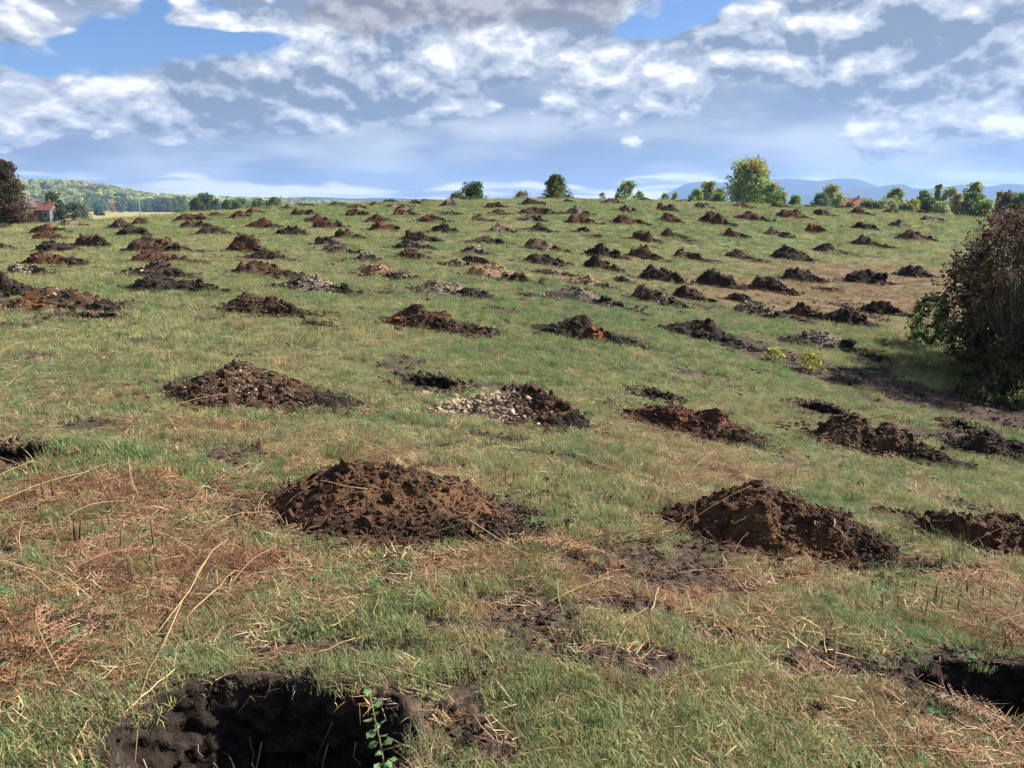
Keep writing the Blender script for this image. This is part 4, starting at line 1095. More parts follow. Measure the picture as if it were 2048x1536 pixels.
def mound(i, cx, cy, w, d, h, kind, label):
    rng = np.random.default_rng(1000 + i)
    dist = math.hypot(cx, cy)
    nt, nr, ncr = (190, 60, 5200) if dist < 6.5 else (130, 40, 2200) if dist < 12.5 else (72, 24, 380) if dist < 24 else (48, 16, 150)
    a, b = w * .5, d * .5
    rot = math.radians(rng.uniform(-8, 8)) - (math.radians(rng.uniform(8, 24)) if cx > 1.5 else 0)
    cr, sr = math.cos(rot), math.sin(rot)
    pu, pv = rng.uniform(-.4, .25), rng.uniform(-.15, .2)
    s = 40 + i * 3.7
    zk = [1.0]
    tail, tdir = rng.uniform(.05, .45 if dist > 6.5 else .16), rng.uniform(-.75, -.1)
    expo = rng.uniform(1.15, 2.1)
    w, d, a, b = w * 1.07, d * 1.07, a * 1.07, b * 1.07
    bumps = [(rng.uniform(-.65, .65), rng.uniform(-.55, .4), rng.uniform(.13, .36), rng.uniform(.15, .55)) for _ in range(4)]
    if abs(cx + .71) < .02 and kind == 'F':       # broad flat-topped heap of slabs
        bumps = [(-.45, -.1, .28, .45), (.0, .1, .35, .25), (.35, .0, .3, .40), (-.1, -.45, .2, .3)]

    def height(u, v):
        th = np.arctan2(v, u)
        t = np.hypot(u, v)
        edge = .92 + .20 * fbm(np.cos(th) * 1.6 + s, np.sin(th) * 1.6, 0, 3, 3) + tail * np.exp(-((th - tdir) / .42) ** 2)
        tt = t / edge
        q = np.clip(1 - np.hypot(u - pu * np.clip(1 - tt, 0, 1), v - pv * np.clip(1 - tt, 0, 1)) / edge, 0, 1)
        z = h * (1 - (1 - q) ** expo)
        for bu, bv, br, bh in bumps:
            z = z + h * bh * np.exp(-((u - bu) ** 2 + (v - bv) ** 2) / br ** 2) * sm(0, .25, q)
        m = sm(0, .30, q)
        X, Y = u * a, v * b
        z = z + m * h * ((.38 if dist > 11 else .52) * fbm(X * 4.5 / w + s, Y * 4.5 / w, 0, 3, 7) + .26 * (np.abs(vnoise(X * 11 / w + s, Y * 11 / w, .3, 8)) - .25))
        z = z + m * .022 * (fbm(X * 16 + s, Y * 16, 0, 3, 9)) + m * .016 * (1 - 2 * np.abs(vnoise(X * 26 + s, Y * 26, 0, 12)))
        return np.maximum(z, 0) * zk[0] - .03 * sm(.12, 0, q), q

    uu_, vv_ = np.meshgrid(np.linspace(-1, 1, 41), np.linspace(-1, 1, 41))
    zk[0] = (.84 if dist < 6.5 else .82 if dist < 11 else .88) * h / float(height(uu_.ravel(), vv_.ravel())[0].max())

    def world(u, v):
        X, Y = u * a, v * b
        return cx + X * cr - Y * sr, cy + X * sr + Y * cr

    zc = gz(cx, cy)
    root = obj('earth_mound', None, None, (cx, cy, zc))
    tag(root, label, 'mound', 'dug earth mounds')
    th = np.linspace(0, 2 * math.pi, nt, endpoint=False)
    tr_ = np.linspace(0, 1.5, nr) ** .85 * 1.5 ** .15
    TT, TH = np.meshgrid(tr_, th, indexing='ij')
    jit = rng.uniform(-.35, .35, TT.shape) * (1.2 / nr)
    jit[0] = 0
    u, v = ((TT + jit) * np.cos(TH)).ravel(), ((TT + jit) * np.sin(TH)).ravel()
    z, q = height(u, v)
    x, y = world(u, v)
    g0 = smooth_ground(x, y)
    V = np.stack([x - cx, y - cy, g0 + z - zc], 1)
    ii = np.arange(nr - 1)[:, None] * nt
    jj = np.arange(nt)[None]
    F = np.stack([ii + jj, ii + nt + jj, ii + nt + (jj + 1) % nt, ii + (jj + 1) % nt], -1).reshape(-1, 4)
    F = F[(q[F] > 0).any(1)]
    c1, c2 = np.array(SOILS[kind])

    def stone_mask(x, y):
        return sm(-.18 if w > 1.15 else .0, .24 if w > 1.15 else .38, fbm((x - cx) * 2.4 / w + s, (y - cy) * 2.4 / w, 0, 3, 19) + .12 * fbm(x * 9, y * 9, 0, 2, 20))

    def colour(x, y, z, u):
        n = np.clip(.5 + .95 * fbm(x * 5.5, y * 5.5, z * 5.5, 4, 15), 0, 1)[:, None]
        c = c1 * (1 - n) + c2 * n
        k = np.clip(fbm(x * 2.2 + s, y * 2.2, z * 2.2, 3, 16) * 2.2 - .25, 0, 1)[:, None]
        if kind in 'DB' and i % 3 == 0:
            c = c * (1 - k) + np.array((.15, .062, .026)) * k
        elif kind in 'RF':
            c = c * (1 - .8 * k) + np.array((.03, .02, .015)) * .8 * k
        elif kind == 'N2':
            e = sm(-.05, -.35, u + .3 * fbm(x * 6, y * 6, 0, 2, 18))[:, None]
            c = c * (1 - e) + np.array((.30, .225, .145)) * e
        elif kind == 'S':
            e = stone_mask(x, y)[:, None] * .75
            c = c * (1 - e) + np.array((.21, .165, .12)) * e
        elif kind == 'T':
            c = c * (1 - .85 * k) + np.array((.045, .03, .022)) * .85 * k
        return c

    heap = obj('heap', make_mesh('heap', V, F, colour(x, y, V[:, 2], u), True, M_SOIL), root)
    # loose crumbs over the heap and round its foot
    tt = np.sqrt(rng.uniform(0, 1, ncr)) * np.where(rng.uniform(0, 1, ncr) < .40, 1.65, 1.10)
    ta = rng.uniform(0, 2 * math.pi, ncr)
    sod = rng.uniform(0, 1, ncr) < .20          # dark turf sods dragged off the foot of the heap
    ta = np.where(sod, tdir + rng.normal(0, .30, ncr), ta)
    tt = np.where(sod, rng.uniform(.75, 1.15 + tail * 1.2, ncr), tt)
    u, v = tt * np.cos(ta), tt * np.sin(ta)
    z, q = height(u, v)
    x, y = world(u, v)
    z = np.maximum(z, 0)
    smin = .0075 if dist < 6.5 else .011 if dist < 12.5 else .018 if dist < 24 else .026
    size = np.minimum(smin * rng.uniform(.02, 1, ncr) ** -.42, .16 * h + .01) * np.where(sod, 1.0 if dist < 6.5 else 1.35 if dist < 12.5 else 1.7, 1.0)
    P = np.stack([x - cx, y - cy, smooth_ground(x, y) + z - zc + size * .15], 1)
    VV, FF = lumps(P, size, rng, ICO0, .42, .8)
    cc = colour(x, y, P[:, 2], u)
    cc = np.repeat(np.where(sod[:, None], np.array((.026, .021, .014)), cc) * rng.uniform(.6, 1.3, (ncr, 1)), 12, 0)
    o = obj('crumbs', make_mesh('crumbs', VV, FF, cc, False, M_SOIL), heap)
    tag(o, kind='stuff')
    # larger clods, one by one
    ncl = 80 if dist < 6.5 else 26 if dist < 12.5 else 7 if dist < 24 else 3
    for k in range(ncl):
        t_, a_ = math.sqrt(rng.uniform(0, 1)) * (.95 if k % 5 else 1.25), rng.uniform(0, 2 * math.pi)
        u, v = np.array([t_ * math.cos(a_)]), np.array([t_ * math.sin(a_)])
        z, q = height(u, v)
        x, y = world(u, v)
        sz = h * (rng.uniform(.05, .12) if k > 26 else rng.uniform(.11, .20)) if dist < 6.5 else h * rng.uniform(.07, .19)
        c = obj('clod', CLODS[kind][int(rng.integers(5))], root, (x[0] - cx, y[0] - cy, float(smooth_ground(x, y)[0]) + max(z[0], 0) - zc - sz * .12))
        c.rotation_euler = rng.uniform(0, 6.28, 3)
        c.scale = (sz, sz, sz)
    if dist < 12.5:
        for k in range(9 if dist < 6.5 else 6):
            t_, a_ = rng.uniform(.2, 1.0), rng.uniform(math.pi, 2 * math.pi)
            u, v = np.array([t_ * math.cos(a_)]), np.array([t_ * math.sin(a_)])
            z, q = height(u, v)
            x, y = world(u, v)
            c = obj('root', ROOTS[int(rng.integers(7))], root, (x[0] - cx, y[0] - cy, float(smooth_ground(x, y)[0]) + max(z[0], 0) - zc + .012))
            c.rotation_euler = (rng.uniform(-.5, .5), rng.uniform(-.5, .5), rng.uniform(0, 6.28))
            c.scale = [rng.uniform(.45, 1.1)] * 3
    stony_peak = 'pale stones' in label
    if kind in ('S', 'N2') or (kind in 'BT' and i % 2 == 0) or stony_peak:
        ns = int((1500 if dist < 12.5 else 420 if dist < 24 else 110) * (1 if kind in ('S', 'N2') else .35 if stony_peak else .15))
        u, v = rng.normal(-.05, .45, ns), rng.normal(0, .45, ns)
        if kind == 'S':
            kp = rng.uniform(0, 1, ns) < .10 + .9 * stone_mask(*world(u, v))
            u, v = u[kp], v[kp]
            ns = len(u)
        if stony_peak:
            u, v = rng.normal(-.05, .28, ns), rng.normal(-.1, .35, ns)
        if kind == 'N2':
            u = -1.0 + 1.5 * rng.beta(1.5, 2.4, ns)
            v = rng.uniform(-.8, .6, ns) * np.sqrt(np.clip(1 - u * u, 0, 1))
        if kind == 'N2':
            kp = height(u, v)[1] > .14
            u, v = u[kp], v[kp]
            ns = len(u)
        z, q = height(u, v)
        x, y = world(u, v)
        size = np.minimum((.006 if dist < 12.5 else .011 if dist < 24 else .020) * rng.uniform(.05, 1, ns) ** -.40, .045)
        P = np.stack([x - cx, y - cy, smooth_ground(x, y) + np.maximum(z, 0) - zc + size * .1], 1)
        VV, FF = lumps(P, size, rng, ICO0, .22, .8)
        cc = np.repeat(STONE_COLS[rng.integers(0, 4, ns)] * rng.uniform(.3, 1.0, (ns, 1)), 12, 0)
        o = obj('gravel', make_mesh('gravel', VV, FF, cc, False, M_STONE), heap)
        tag(o, kind='stuff')
        if dist < 24 and kind in ('S', 'N2'):
            for k in range(9):
                uu, vv = np.array([rng.normal(-.1, .5)]), np.array([rng.uniform(-.9, .3)])
                z, q = height(uu, vv)
                x, y = world(uu, vv)
                sz = rng.uniform(.02, .045)
                c = obj('stone', STONES[int(rng.integers(4))], root, (x[0] - cx, y[0] - cy, float(smooth_ground(x, y)[0]) + max(z[0], 0) - zc + sz * .2))
                c.rotation_euler = rng.uniform(0, 6.28, 3)
                c.scale = (sz, sz, sz)


for i, row in enumerate(MOUNDS):
    mound(i, *row)


# ================================================================== planting pits
def pit(i, cx, cy, a, b, dep, label):
    rng = np.random.default_rng(3000 + i)
    dist = math.hypot(cx, cy)
    big = dist < 4
    nt, nr = (220, 66) if big else (96, 30)
    zc = gz(cx, cy)
    root = obj('planting_pit', None, None, (cx, cy, zc))
    tag(root, label, 'pit', 'pits dug beside the mounds')
    t = np.linspace(0, 1, nr)
    rim = 1.10 + max(.05, .0068 * dist * 1.6) / min(a, b)
    # radial stations: floor, steep wall, lip, trodden rim
    rad = np.where(t < .3, t / .3 * .80, np.where(t < .75, .80 + (t - .3) / .45 * .2, 1.0 + (t - .75) / .25 * (rim + .12 - 1)))
    dz = np.where(t < .3, -1.0, np.where(t < .75, -1 + (t - .3) / .45, 0.0))
    TH = np.linspace(0, 2 * math.pi, nt, endpoint=False)
    R, A = np.meshgrid(rad, TH, indexing='ij')
    DZ = np.repeat(dz[:, None], nt, 1)
    out = 1 + .10 * fbm(np.cos(A) * 1.7 + i * 5, np.sin(A) * 1.7, 0, 3, 51)
    sq = 1 / np.maximum(np.abs(np.cos(A)) ** 3 + np.abs(np.sin(A)) ** 3, 1e-6) ** (1 / 3.) * .5 + .5
    rr = R * out * np.where(R <= 1.0, sq, 1 + (sq - 1) * np.clip((rim + .12 - R) / (rim - .9), 0, 1))
    x, y = cx + a * rr * np.cos(A), cy + b * rr * np.sin(A)
    wallm = ((R > .78) & (R < 1.01)).astype(float)
    nn = fbm(x * 20, y * 20, DZ * 13, 4, 53)
    disp = wallm * .045 * nn * min(1, a / .3)
    x, y = x - np.cos(A) * disp, y - np.sin(A) * disp
    lip = np.clip(1 - np.abs(R - 1.06) / .14, 0, 1)
    z = smooth_ground(x, y) + DZ * dep + .02 * (R < .8) * nn + (R > 1.005) * (.012 + .022 * fbm(x * 18, y * 18, 0, 3, 55)) + lip * .02
    z = np.where(t[:, None] > .985, smooth_ground(x, y) - .05, z)
    V = np.stack([x - cx, y - cy, z - zc], -1).reshape(-1, 3)
    ii = np.arange(nr - 1)[:, None] * nt
    jj = np.arange(nt)[None]
    F = np.stack([ii + jj, ii + nt + jj, ii + nt + (jj + 1) % nt, ii + (jj + 1) % nt], -1).reshape(-1, 4)
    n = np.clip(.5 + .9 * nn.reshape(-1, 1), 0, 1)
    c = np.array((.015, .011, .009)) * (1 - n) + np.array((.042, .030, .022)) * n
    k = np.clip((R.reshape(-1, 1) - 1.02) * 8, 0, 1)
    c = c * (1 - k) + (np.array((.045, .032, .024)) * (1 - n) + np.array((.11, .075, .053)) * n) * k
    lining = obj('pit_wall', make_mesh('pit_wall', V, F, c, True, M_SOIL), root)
    ncr = 900 if big else 160
    ta = rng.uniform(0, 2 * math.pi, ncr)
    tt = rng.uniform(.98, rim + .25, ncr)
    x, y = cx + a * tt * np.cos(ta), cy + b * tt * np.sin(ta)
    size = np.minimum((.006 if big else .012) * rng.uniform(.03, 1, ncr) ** -.42, .035)
    P = np.stack([x - cx, y - cy, smooth_ground(x, y) + .016 - zc + size * .3], 1)
    VV, FF = lumps(P, size, rng, ICO0, .42, .8)
    cc = np.repeat(np.array((.045, .031, .023)) * rng.uniform(.4, 1.4, (ncr, 1)), 12, 0)
    tag(obj('crumbs', make_mesh('crumbs', VV, FF, cc, False, M_SOIL), lining), kind='stuff')
    nroot = 22 if big else 4 if dist < 16 else 0
    for q in range(nroot):
        an = rng.uniform(.1, math.pi - .1)
        dd = rng.uniform(.15, .8)
        c = obj('root', ROOTS[int(rng.integers(7))], root, (a * .93 * math.cos(an), b * .93 * math.sin(an), -dep * dd))
        c.rotation_euler = (rng.uniform(-.4, .4), rng.uniform(.2, 1.2), an + math.pi + rng.uniform(-.6, .6))
        c.scale = [rng.uniform(.4, 1.0)] * 3
    return root


for i, row in enumerate(ALL_PITS):
    pit(i, *row)


# ================================================================== houses and poles
def box(acc, x0, x1, y0, y1, z0, z1, col):
    V = np.array([(x, y, z) for x in (x0, x1) for y in (y0, y1) for z in (z0, z1)], float)
    F = np.array([(0, 1, 3, 2), (4, 6, 7, 5), (0, 4, 5, 1), (2, 3, 7, 6), (0, 2, 6, 4), (1, 5, 7, 3)])
    acc.add(V, F, col)


def boxobj(name, parent, mat, *args):
    a = Acc()
    box(a, *args)
    return obj(name, a.mesh(name, mat, False), parent)


def gable_house(name, label, x, y, zb, rz, L, W, eave, ridge, wallc, gablec, roofc, winc=(.03, .035, .045)):
    """ridge runs along local x; gables at +-L/2"""
    root = obj(name, None, None, (x, y, zb))
    root.rotation_euler = (0, 0, rz)
    tag(root, label, 'house')
    a = Acc()
    box(a, -L / 2, L / 2, -W / 2, W / 2, -2.5, eave, wallc)
    obj('wall', a.mesh('wall', M_WALL, False), root)
    for s in (-1, 1):
        g_ = Acc()
        V = np.array([(s * L / 2, -W / 2, eave), (s * L / 2, W / 2, eave), (s * L / 2, 0, ridge), (s * (L / 2 - .2), -W / 2, eave), (s * (L / 2 - .2), W / 2, eave), (s * (L / 2 - .2), 0, ridge)])
        g_.add(V, [np.array([(0, 1, 2), (3, 5, 4)]), np.array([(0, 3, 4, 1), (1, 4, 5, 2), (2, 5, 3, 0)])], gablec)
        obj('gable', g_.mesh('gable', M_WALL, False), root)
    for s in (-1, 1):
        r_ = Acc()
        o = .35
        k = (ridge - eave) / (W / 2)
        ys, zs = s * (W / 2 + o), eave - k * o
        V = np.array([(-L / 2 - o, 0, ridge + .02), (L / 2 + o, 0, ridge + .02), (L / 2 + o, ys, zs), (-L / 2 - o, ys, zs)])
        V = np.vstack([V, V + (0, 0, .16)])
        r_.add(V, np.array([(0, 1, 2, 3), (4, 7, 6, 5), (0, 4, 5, 1), (1, 5, 6, 2), (2, 6, 7, 3), (3, 7, 4, 0)]), roofc)
        rf = obj('roof_slope', r_.mesh('roof_slope', M_ROOF, False), root)
    boxobj('chimney', rf, M_WALL, L * .18, L * .18 + .5, -.25, .25, ridge - .6, ridge + .7, (.20, .10, .07))
    for s in (-1, 1):
        for q in (-.28, .28):
            w_ = boxobj('window', root, M_WALL, q * L - .4, q * L + .4, s * W / 2 - .04 if s > 0 else -W / 2 - .03, W / 2 + .03 if s > 0 else -W / 2 + .04, eave - 1.5, eave - .45, (.45, .42, .38))
            boxobj('pane', w_, M_WALL, q * L - .32, q * L + .32, s * (W / 2 + .035) - .008, s * (W / 2 + .035) + .008, eave - 1.42, eave - .53, winc)
    boxobj('door', root, M_WALL, -.45, .45, -W / 2 - .04, -W / 2 + .03, 0.0, 2.0, (.10, .06, .035))
    boxobj('gable_window', root, M_WALL, -L / 2 - .03, -L / 2 + .05, -.35, .35, eave + .1, min(eave + .9, ridge - .5), winc)
    return root


gable_house('farm_house', 'low house with terracotta roof behind the crest, right of the big tree', 84.3, 196., 0.15, math.radians(-24), 6.2, 4.8, 1.9, 3.7, (.32, .22, .16), (.16, .09, .06), (.36, .15, .085))
gable_house('brick_house', 'red brick gabled house with pale walls behind the left thicket', -95.2, 150., -.6, math.radians(88), 9, 7.4, 2.6, 5.0, (.13, .115, .105), (.17, .075, .055), (.10, .075, .07))
gable_house('annex_house', 'small white outbuilding with bright red tile roof beside the brick house', -90.6, 153., -1.0, math.radians(4), 3.4, 4.0, 2.3, 3.6, (.14, .135, .13), (.13, .125, .12), (.15, .065, .048))


def pole(label, x, y, h):
    zb = gz(x, y)
    root = obj('utility_pole', None, None, (x, y, zb))
    tag(root, label, 'pole')
    a = Acc()
    a.add_tube([(0, 0, -.3), (0, 0, h * .5), (0, 0, h)], .17, .12, (.34, .32, .29), 8)
    obj('post', a.mesh('post', M_BARK), root)
    boxobj('cross_arm', root, M_BARK, -.8, .8, -.06, .06, h - .55, h - .42, (.22, .2, .18))
    for s in (-.7, 0, .7):
        b_ = Acc()
        b_.add_tube([(s, 0, h - .42), (s, 0, h - .22)], .05, .04, (.5, .5, .48), 6)
        obj('insulator', b_.mesh('insulator', M_WALL), root)


pole('pale utility pole right of the thin dark tree near the brick house', -116.5, 200, 7.0)
pole('distant utility pole at the edge of the straw field', -118, 250, 9.8)


# ================================================================== trees and shrubs
def leaves(P, size, cols, rng, aspect=.62):
    n = len(P)
    Rm = rand_rot(n, rng)
    base = np.array([(-.5, -.5 * aspect, 0), (.5, -.35 * aspect, .12), (.55, .4 * aspect, -.05), (-.45, .5 * aspect, .1)])
    v = np.einsum('nij,kj->nki', Rm, base) * np.asarray(size).reshape(-1, 1, 1) + P[:, None, :]
    f = np.arange(4 * n).reshape(n, 4)
    return v.reshape(-1, 3), f, np.repeat(cols, 4, 0)


LEAF = {'green': [(.075, .115, .032), (.095, .13, .035), (.06, .095, .03)], 'light': [(.14, .185, .045), (.10, .145, .04), (.19, .20, .045), (.07, .11, .035)], 'lightb': [(.16, .185, .05), (.12, .155, .045)],
        'yellow': [(.33, .27, .05), (.26, .24, .05), (.18, .19, .05)], 'olive': [(.085, .095, .03), (.065, .08, .028)], 'dark': [(.035, .06, .022), (.05, .075, .028), (.07, .09, .03)],
        'rust': [(.12, .065, .035), (.10, .085, .035), (.085, .04, .03)], 'pale': [(.17, .19, .09), (.13, .155, .07), (.20, .20, .09)], 'grey': [(.075, .085, .05), (.06, .075, .045), (.10, .10, .06)],
        'russet': [(.05, .032, .024), (.055, .055, .024), (.04, .045, .02), (.07, .03, .026)], 'deep': [(.035, .06, .028), (.045, .07, .03), (.06, .085, .035)],
        'round': [(.040, .075, .025), (.055, .09, .03)], 'cone': [(.075, .10, .03), (.05, .08, .025), (.11, .12, .035)], 'scrub': [(.05, .08, .03), (.07, .09, .035)], 'scrub2': [(.11, .12, .045), (.14, .12, .05)],
        'big': [(.15, .19, .052), (.10, .145, .042), (.19, .21, .055)], 'wine': [(.095, .042, .040), (.085, .05, .04), (.115, .06, .045), (.07, .068, .036)], 'hedge': [(.07, .085, .035), (.085, .10, .04), (.095, .075, .042), (.055, .07, .032)],
        'bramble': [(.05, .09, .03), (.04, .075, .025), (.09, .11, .03)]}


def crown(rng, W, H, z0, n, leaf, pal, shape='tree', nl=16, gold=0.0, sparse=.5, lf=1.0):
    P, C = [], []
    pal = np.array(pal)
    per = n // nl
    for k in range(nl):
        f = (k + rng.uniform(.1, .9)) / nl
        if shape == 'cone':
            R = 1.0 - f ** 1.15 * .92
        elif shape == 'bush':
            R = math.sqrt(max(0.02, 1 - f ** 1.9))
        elif shape == 'poplar':
            R = .6 + .4 * math.sin(math.pi * f)
        else:
            R = max(.18, math.sin(math.pi * (.12 + .82 * f)) ** .75)
        an = k * 2.4 + rng.uniform(-.6, .6)
        rad = R * W * .5 * rng.uniform(.35, .72 if lf == 1.0 else 1.0)
        lr = lf * W * (.20 + .10 * R) * rng.uniform(.7, 1.3) * (1.0 if shape != 'poplar' else 1.4)
        lz = min(lr * rng.uniform(.75, 1.1), (H - z0) * .28)
        c = np.array([math.cos(an) * rad, math.sin(an) * rad, z0 + (H - z0) * min(f, .98)])
        c[2] = np.clip(c[2], z0 + lz * .5, H - lz * .75)
        d = rng.normal(size=(per, 3))
        d /= np.linalg.norm(d, axis=1)[:, None]
        d *= (rng.uniform(0, 1, (per, 1)) ** sparse)
        p = c + d * np.array([lr, lr, lz]) * (1 + .30 * rng.normal(size=(per, 1)) * (rng.uniform(0, 1, (per, 1)) < .25))
        base = pal[int(rng.integers(len(pal)))]
        cc = base * rng.uniform(.72, 1.28, (per, 1))
        alt = rng.uniform(0, 1, per) < .30
        cc[alt] = pal[rng.integers(0, len(pal), alt.sum())] * rng.uniform(.8, 1.2, (alt.sum(), 1))
        if gold and f > .72 and rng.uniform() < gold:
            yl = rng.uniform(0, 1, per) < .75
            cc[yl] = np.array((.36, .27, .04)) * rng.uniform(.7, 1.2, (yl.sum(), 1))
        P.append(p)
        C.append(cc)
    P, C = np.vstack(P), np.vstack(C)
    P[:, 2] = np.maximum(P[:, 2], .02)
    return leaves(P, leaf * rng.uniform(.6, 1.35, len(P)), C, rng)


def limbs(rng, W, H, z0, nlimb=7, r=None, multi=False, col=(.085, .07, .055)):
    a = Acc()
    r = r or H * .022
    if multi:
        for k in range(nlimb):
            an, q = rng.uniform(0, 6.28), rng.uniform(.15, .95)
            hh = H * (1.09 - .35 * q)
            end = np.array([math.cos(an) * W * .48 * q, math.sin(an) * W * .48 * q, hh])
            t = np.linspace(0, 1, 6)[:, None]
            p = end * t + np.array([math.cos(an), math.sin(an), 0]) * (W * .10 * np.sin(math.pi * t)) + rng.normal(0, .02 * H, (6, 3)) * t * (1 - t) * 3
            a.add_tube(p, r, r * .25, np.array(col) * rng.uniform(.6, 1.5), 5)
    else:
        lean = rng.uniform(-.04, .04, 2) * H
        a.add_tube([(0, 0, -.5), (lean[0] * .3, lean[1] * .3, H * .3), (lean[0], lean[1], H * .62), (lean[0] * 1.2, lean[1] * 1.2, H * .85)], r, r * .25, col, 7)
        for k in range(nlimb):
            f = rng.uniform(.22, .65)
            an = k * 2.4
            L = W * .42
            p0 = np.array([lean[0] * f, lean[1] * f, H * f])
            p1 = p0 + np.array([math.cos(an) * L, math.sin(an) * L, H * rng.uniform(.12, .28)])
            a.add_tube([p0, p0 * .5 + p1 * .5 + (0, 0, -.03 * H), p1], r * .5, r * .12, col, 5)
    return a


def tree(i, x, y, ztop, W, kind, label):
    rng = np.random.default_rng(6000 + i)
    zb = gz(x, y)
    H = max(ztop - zb, W * .55)
    dist = math.hypot(x, y)
    if kind == 'big':
        W *= 1.12
    low = kind in ('round', 'scrub', 'scrub2', 'cone', 'lightb', 'yellow', 'olive', 'pale', 'rust', 'grey', 'russet') or H < W * 1.05
    shape = 'cone' if kind == 'cone' else 'poplar' if W < H * .22 else 'bush' if low else 'tree'
    z0 = 0.05 if low else H * .20
    n = int({'big': 7600, 'russet': 9000, 'round': 4200, 'cone': 5200, 'scrub': 650, 'scrub2': 550, 'dark': 2200}.get(kind, 2600))
    if dist > 400:
        n = 1100
    px = dist / 769.
    leaf = max(.10 if dist < 70 else .17, 1.6 * px) * (1.25 if kind == 'big' else 1)
    nm = 'shrub' if low else 'tree'
    root = obj(nm, None, None, (x, y, zb))
    tag(root, label, 'shrub' if low else 'tree', 'shrubs on the skyline' if low else 'trees on the skyline')
    obj('trunk', limbs(rng, W, H, z0, 8 if not low else 14, H * (.02 if not low else .010), low).mesh('trunk', M_BARK), root)
    V, F, C = crown(rng, W, H, z0, n, leaf, np.array(LEAF[kind]) * (1.9 if kind in ('light', 'lightb', 'big', 'green', 'grey', 'deep', 'dark', 'pale') else 1.5), shape, 38 if kind in ('big', 'russet') else 24, .85 if kind == 'big' else .25 if kind == 'light' else 0, .62 if kind in ('scrub', 'scrub2') else .55, .82)
    obj('crown', make_mesh('crown', V, F, C, False, M_LEAF), root)


for i, row in enumerate(TREES):
    tree(i, *row)


def near_shrub(i, x, y, W, H, n, leaf, pal, label, stems=30, shape='bush', top=None, sparse=.5, nl=90, lf=.42):
    rng = np.random.default_rng(7000 + i)
    zb = gz(x, y)
    root = obj('shrub', None, None, (x, y, zb))
    tag(root, label, 'shrub')
    obj('branches', limbs(rng, W, H, 0, stems, .013 if H > 1.5 else .006, True, (.11, .09, .075)).mesh('branches', M_BARK), root)
    V, F, C = crown(rng, W, H, .05, n, leaf, LEAF[pal], shape, nl, 0, sparse, lf)
    if top:
        k = np.repeat(sm(.48, .85, V[::4, 2] / H + .25 * rng.normal(size=len(V) // 4)), 4)[:, None]
        alt = np.repeat(np.array(LEAF[top])[rng.integers(0, len(LEAF[top]), len(V) // 4)], 4, 0)
        C = C * (1 - k) + alt * k
    obj('foliage', make_mesh('foliage', V, F, C, False, M_LEAF), root)


near_shrub(0, 8.95, 13.0, 2.9, 3.0, 14500, .056, 'hedge', 'large dark shrub with wine-red top at the right edge', 190, 'poplar', 'wine', .8, 170, .24)
near_shrub(1, 10.2, 14.9, 3.0, 3.05, 11000, .055, 'wine', 'wine-red leaved shrub behind the large dark shrub', 70, 'poplar', None, .75, 100, .28)
near_shrub(2, 8.95, 16.3, 1.1, 1.1, 1900, .055, 'bramble', 'green bramble clump left of the large dark shrub', 20, 'bush', None, .7, 50, .4)
near_shrub(3, 8.1, 11.95, 1.9, .62, 5200, .05, 'hedge', 'low dark bramble at the foot of the large shrub', 40, 'bush', None, .7, 60, .35)
near_shrub(4, 10.6, 12.6, 2.2, 2.6, 9000, .055, 'bramble', 'leafy green shrub half out of the picture at right', 40, 'poplar', None, .7, 80, .3)
near_shrub(5, 8.5, 13.9, 1.2, 2.1, 3800, .05, 'russet', 'thin brown twiggy shrub on the left flank of the dark shrub', 60, 'poplar', None, .9, 60, .35)


# ================================================================== scattered ground cover (uncountable stuff)
def blade(rng, L, w, lean, curve, az, base):
    """one blade: five vertices, three triangles"""
    d = np.array([math.cos(az), math.sin(az), 0])
    s = np.array([-math.sin(az), math.cos(az), 0]) * w
    p0 = np.array(base)
    p1 = p0 + d * L * .45 * math.sin(lean) + np.array([0, 0, L * .5 * math.cos(lean)])
    p2 = p1 + d * L * .5 * math.sin(lean + curve) + np.array([0, 0, L * .5 * math.cos(lean + curve)])
    return np.array([p0 - s, p0 + s, p1 - s * .7, p1 + s * .7, p2]), np.array([(0, 1, 3), (0, 3, 2), (2, 3, 4)])


def tuft(name, rng, n, rad, L0, L1, w, lean, mat, cols, flat=False):
    a = Acc()
    for k in range(n):
        an, r = rng.uniform(0, 6.28), rad * math.sqrt(rng.uniform(0, 1))
        base = (r * math.cos(an), r * math.sin(an), rng.uniform(0, .018) if flat else -.004)
        V, F = blade(rng, rng.uniform(L0, L1), w * rng.uniform(.6, 1.3), rng.uniform(1.25, 1.6) if flat else abs(rng.normal(0, lean)), rng.uniform(-.25, .2) if flat else rng.uniform(.1, 1.0), rng.uniform(0, 6.28), base)
        a.add(V, F, np.array(cols[int(rng.integers(len(cols)))]) * rng.uniform(.7, 1.25))
    return a.mesh(name, mat, False)


def weed(name, rng, n, L, mat):
    a = Acc()
    for k in range(n):
        an = k * 2.4 + rng.uniform(-.3, .3)
        d, s = np.array([math.cos(an), math.sin(an), 0]), np.array([-math.sin(an), math.cos(an), 0])
        l = L * rng.uniform(.6, 1.1)
        z = rng.uniform(.3, .9)
        pts = [(0, .006, 0), (.4, .17, .25 * z), (.75, .15, .32 * z), (1.0, .0, .22 * z)]
        V = []
        for (t, w_, zz) in pts:
            V += [d * l * t - s * l * w_ + np.array([0, 0, l * zz + .01]), d * l * t + s * l * w_ + np.array([0, 0, l * zz + .01])]
        a.add(np.array(V), np.array([(0, 1, 3, 2), (2, 3, 5, 4), (4, 5, 7, 6)]), np.array((1, 1, 1)) * rng.uniform(.75, 1.2))
    return a.mesh(name, mat, False)


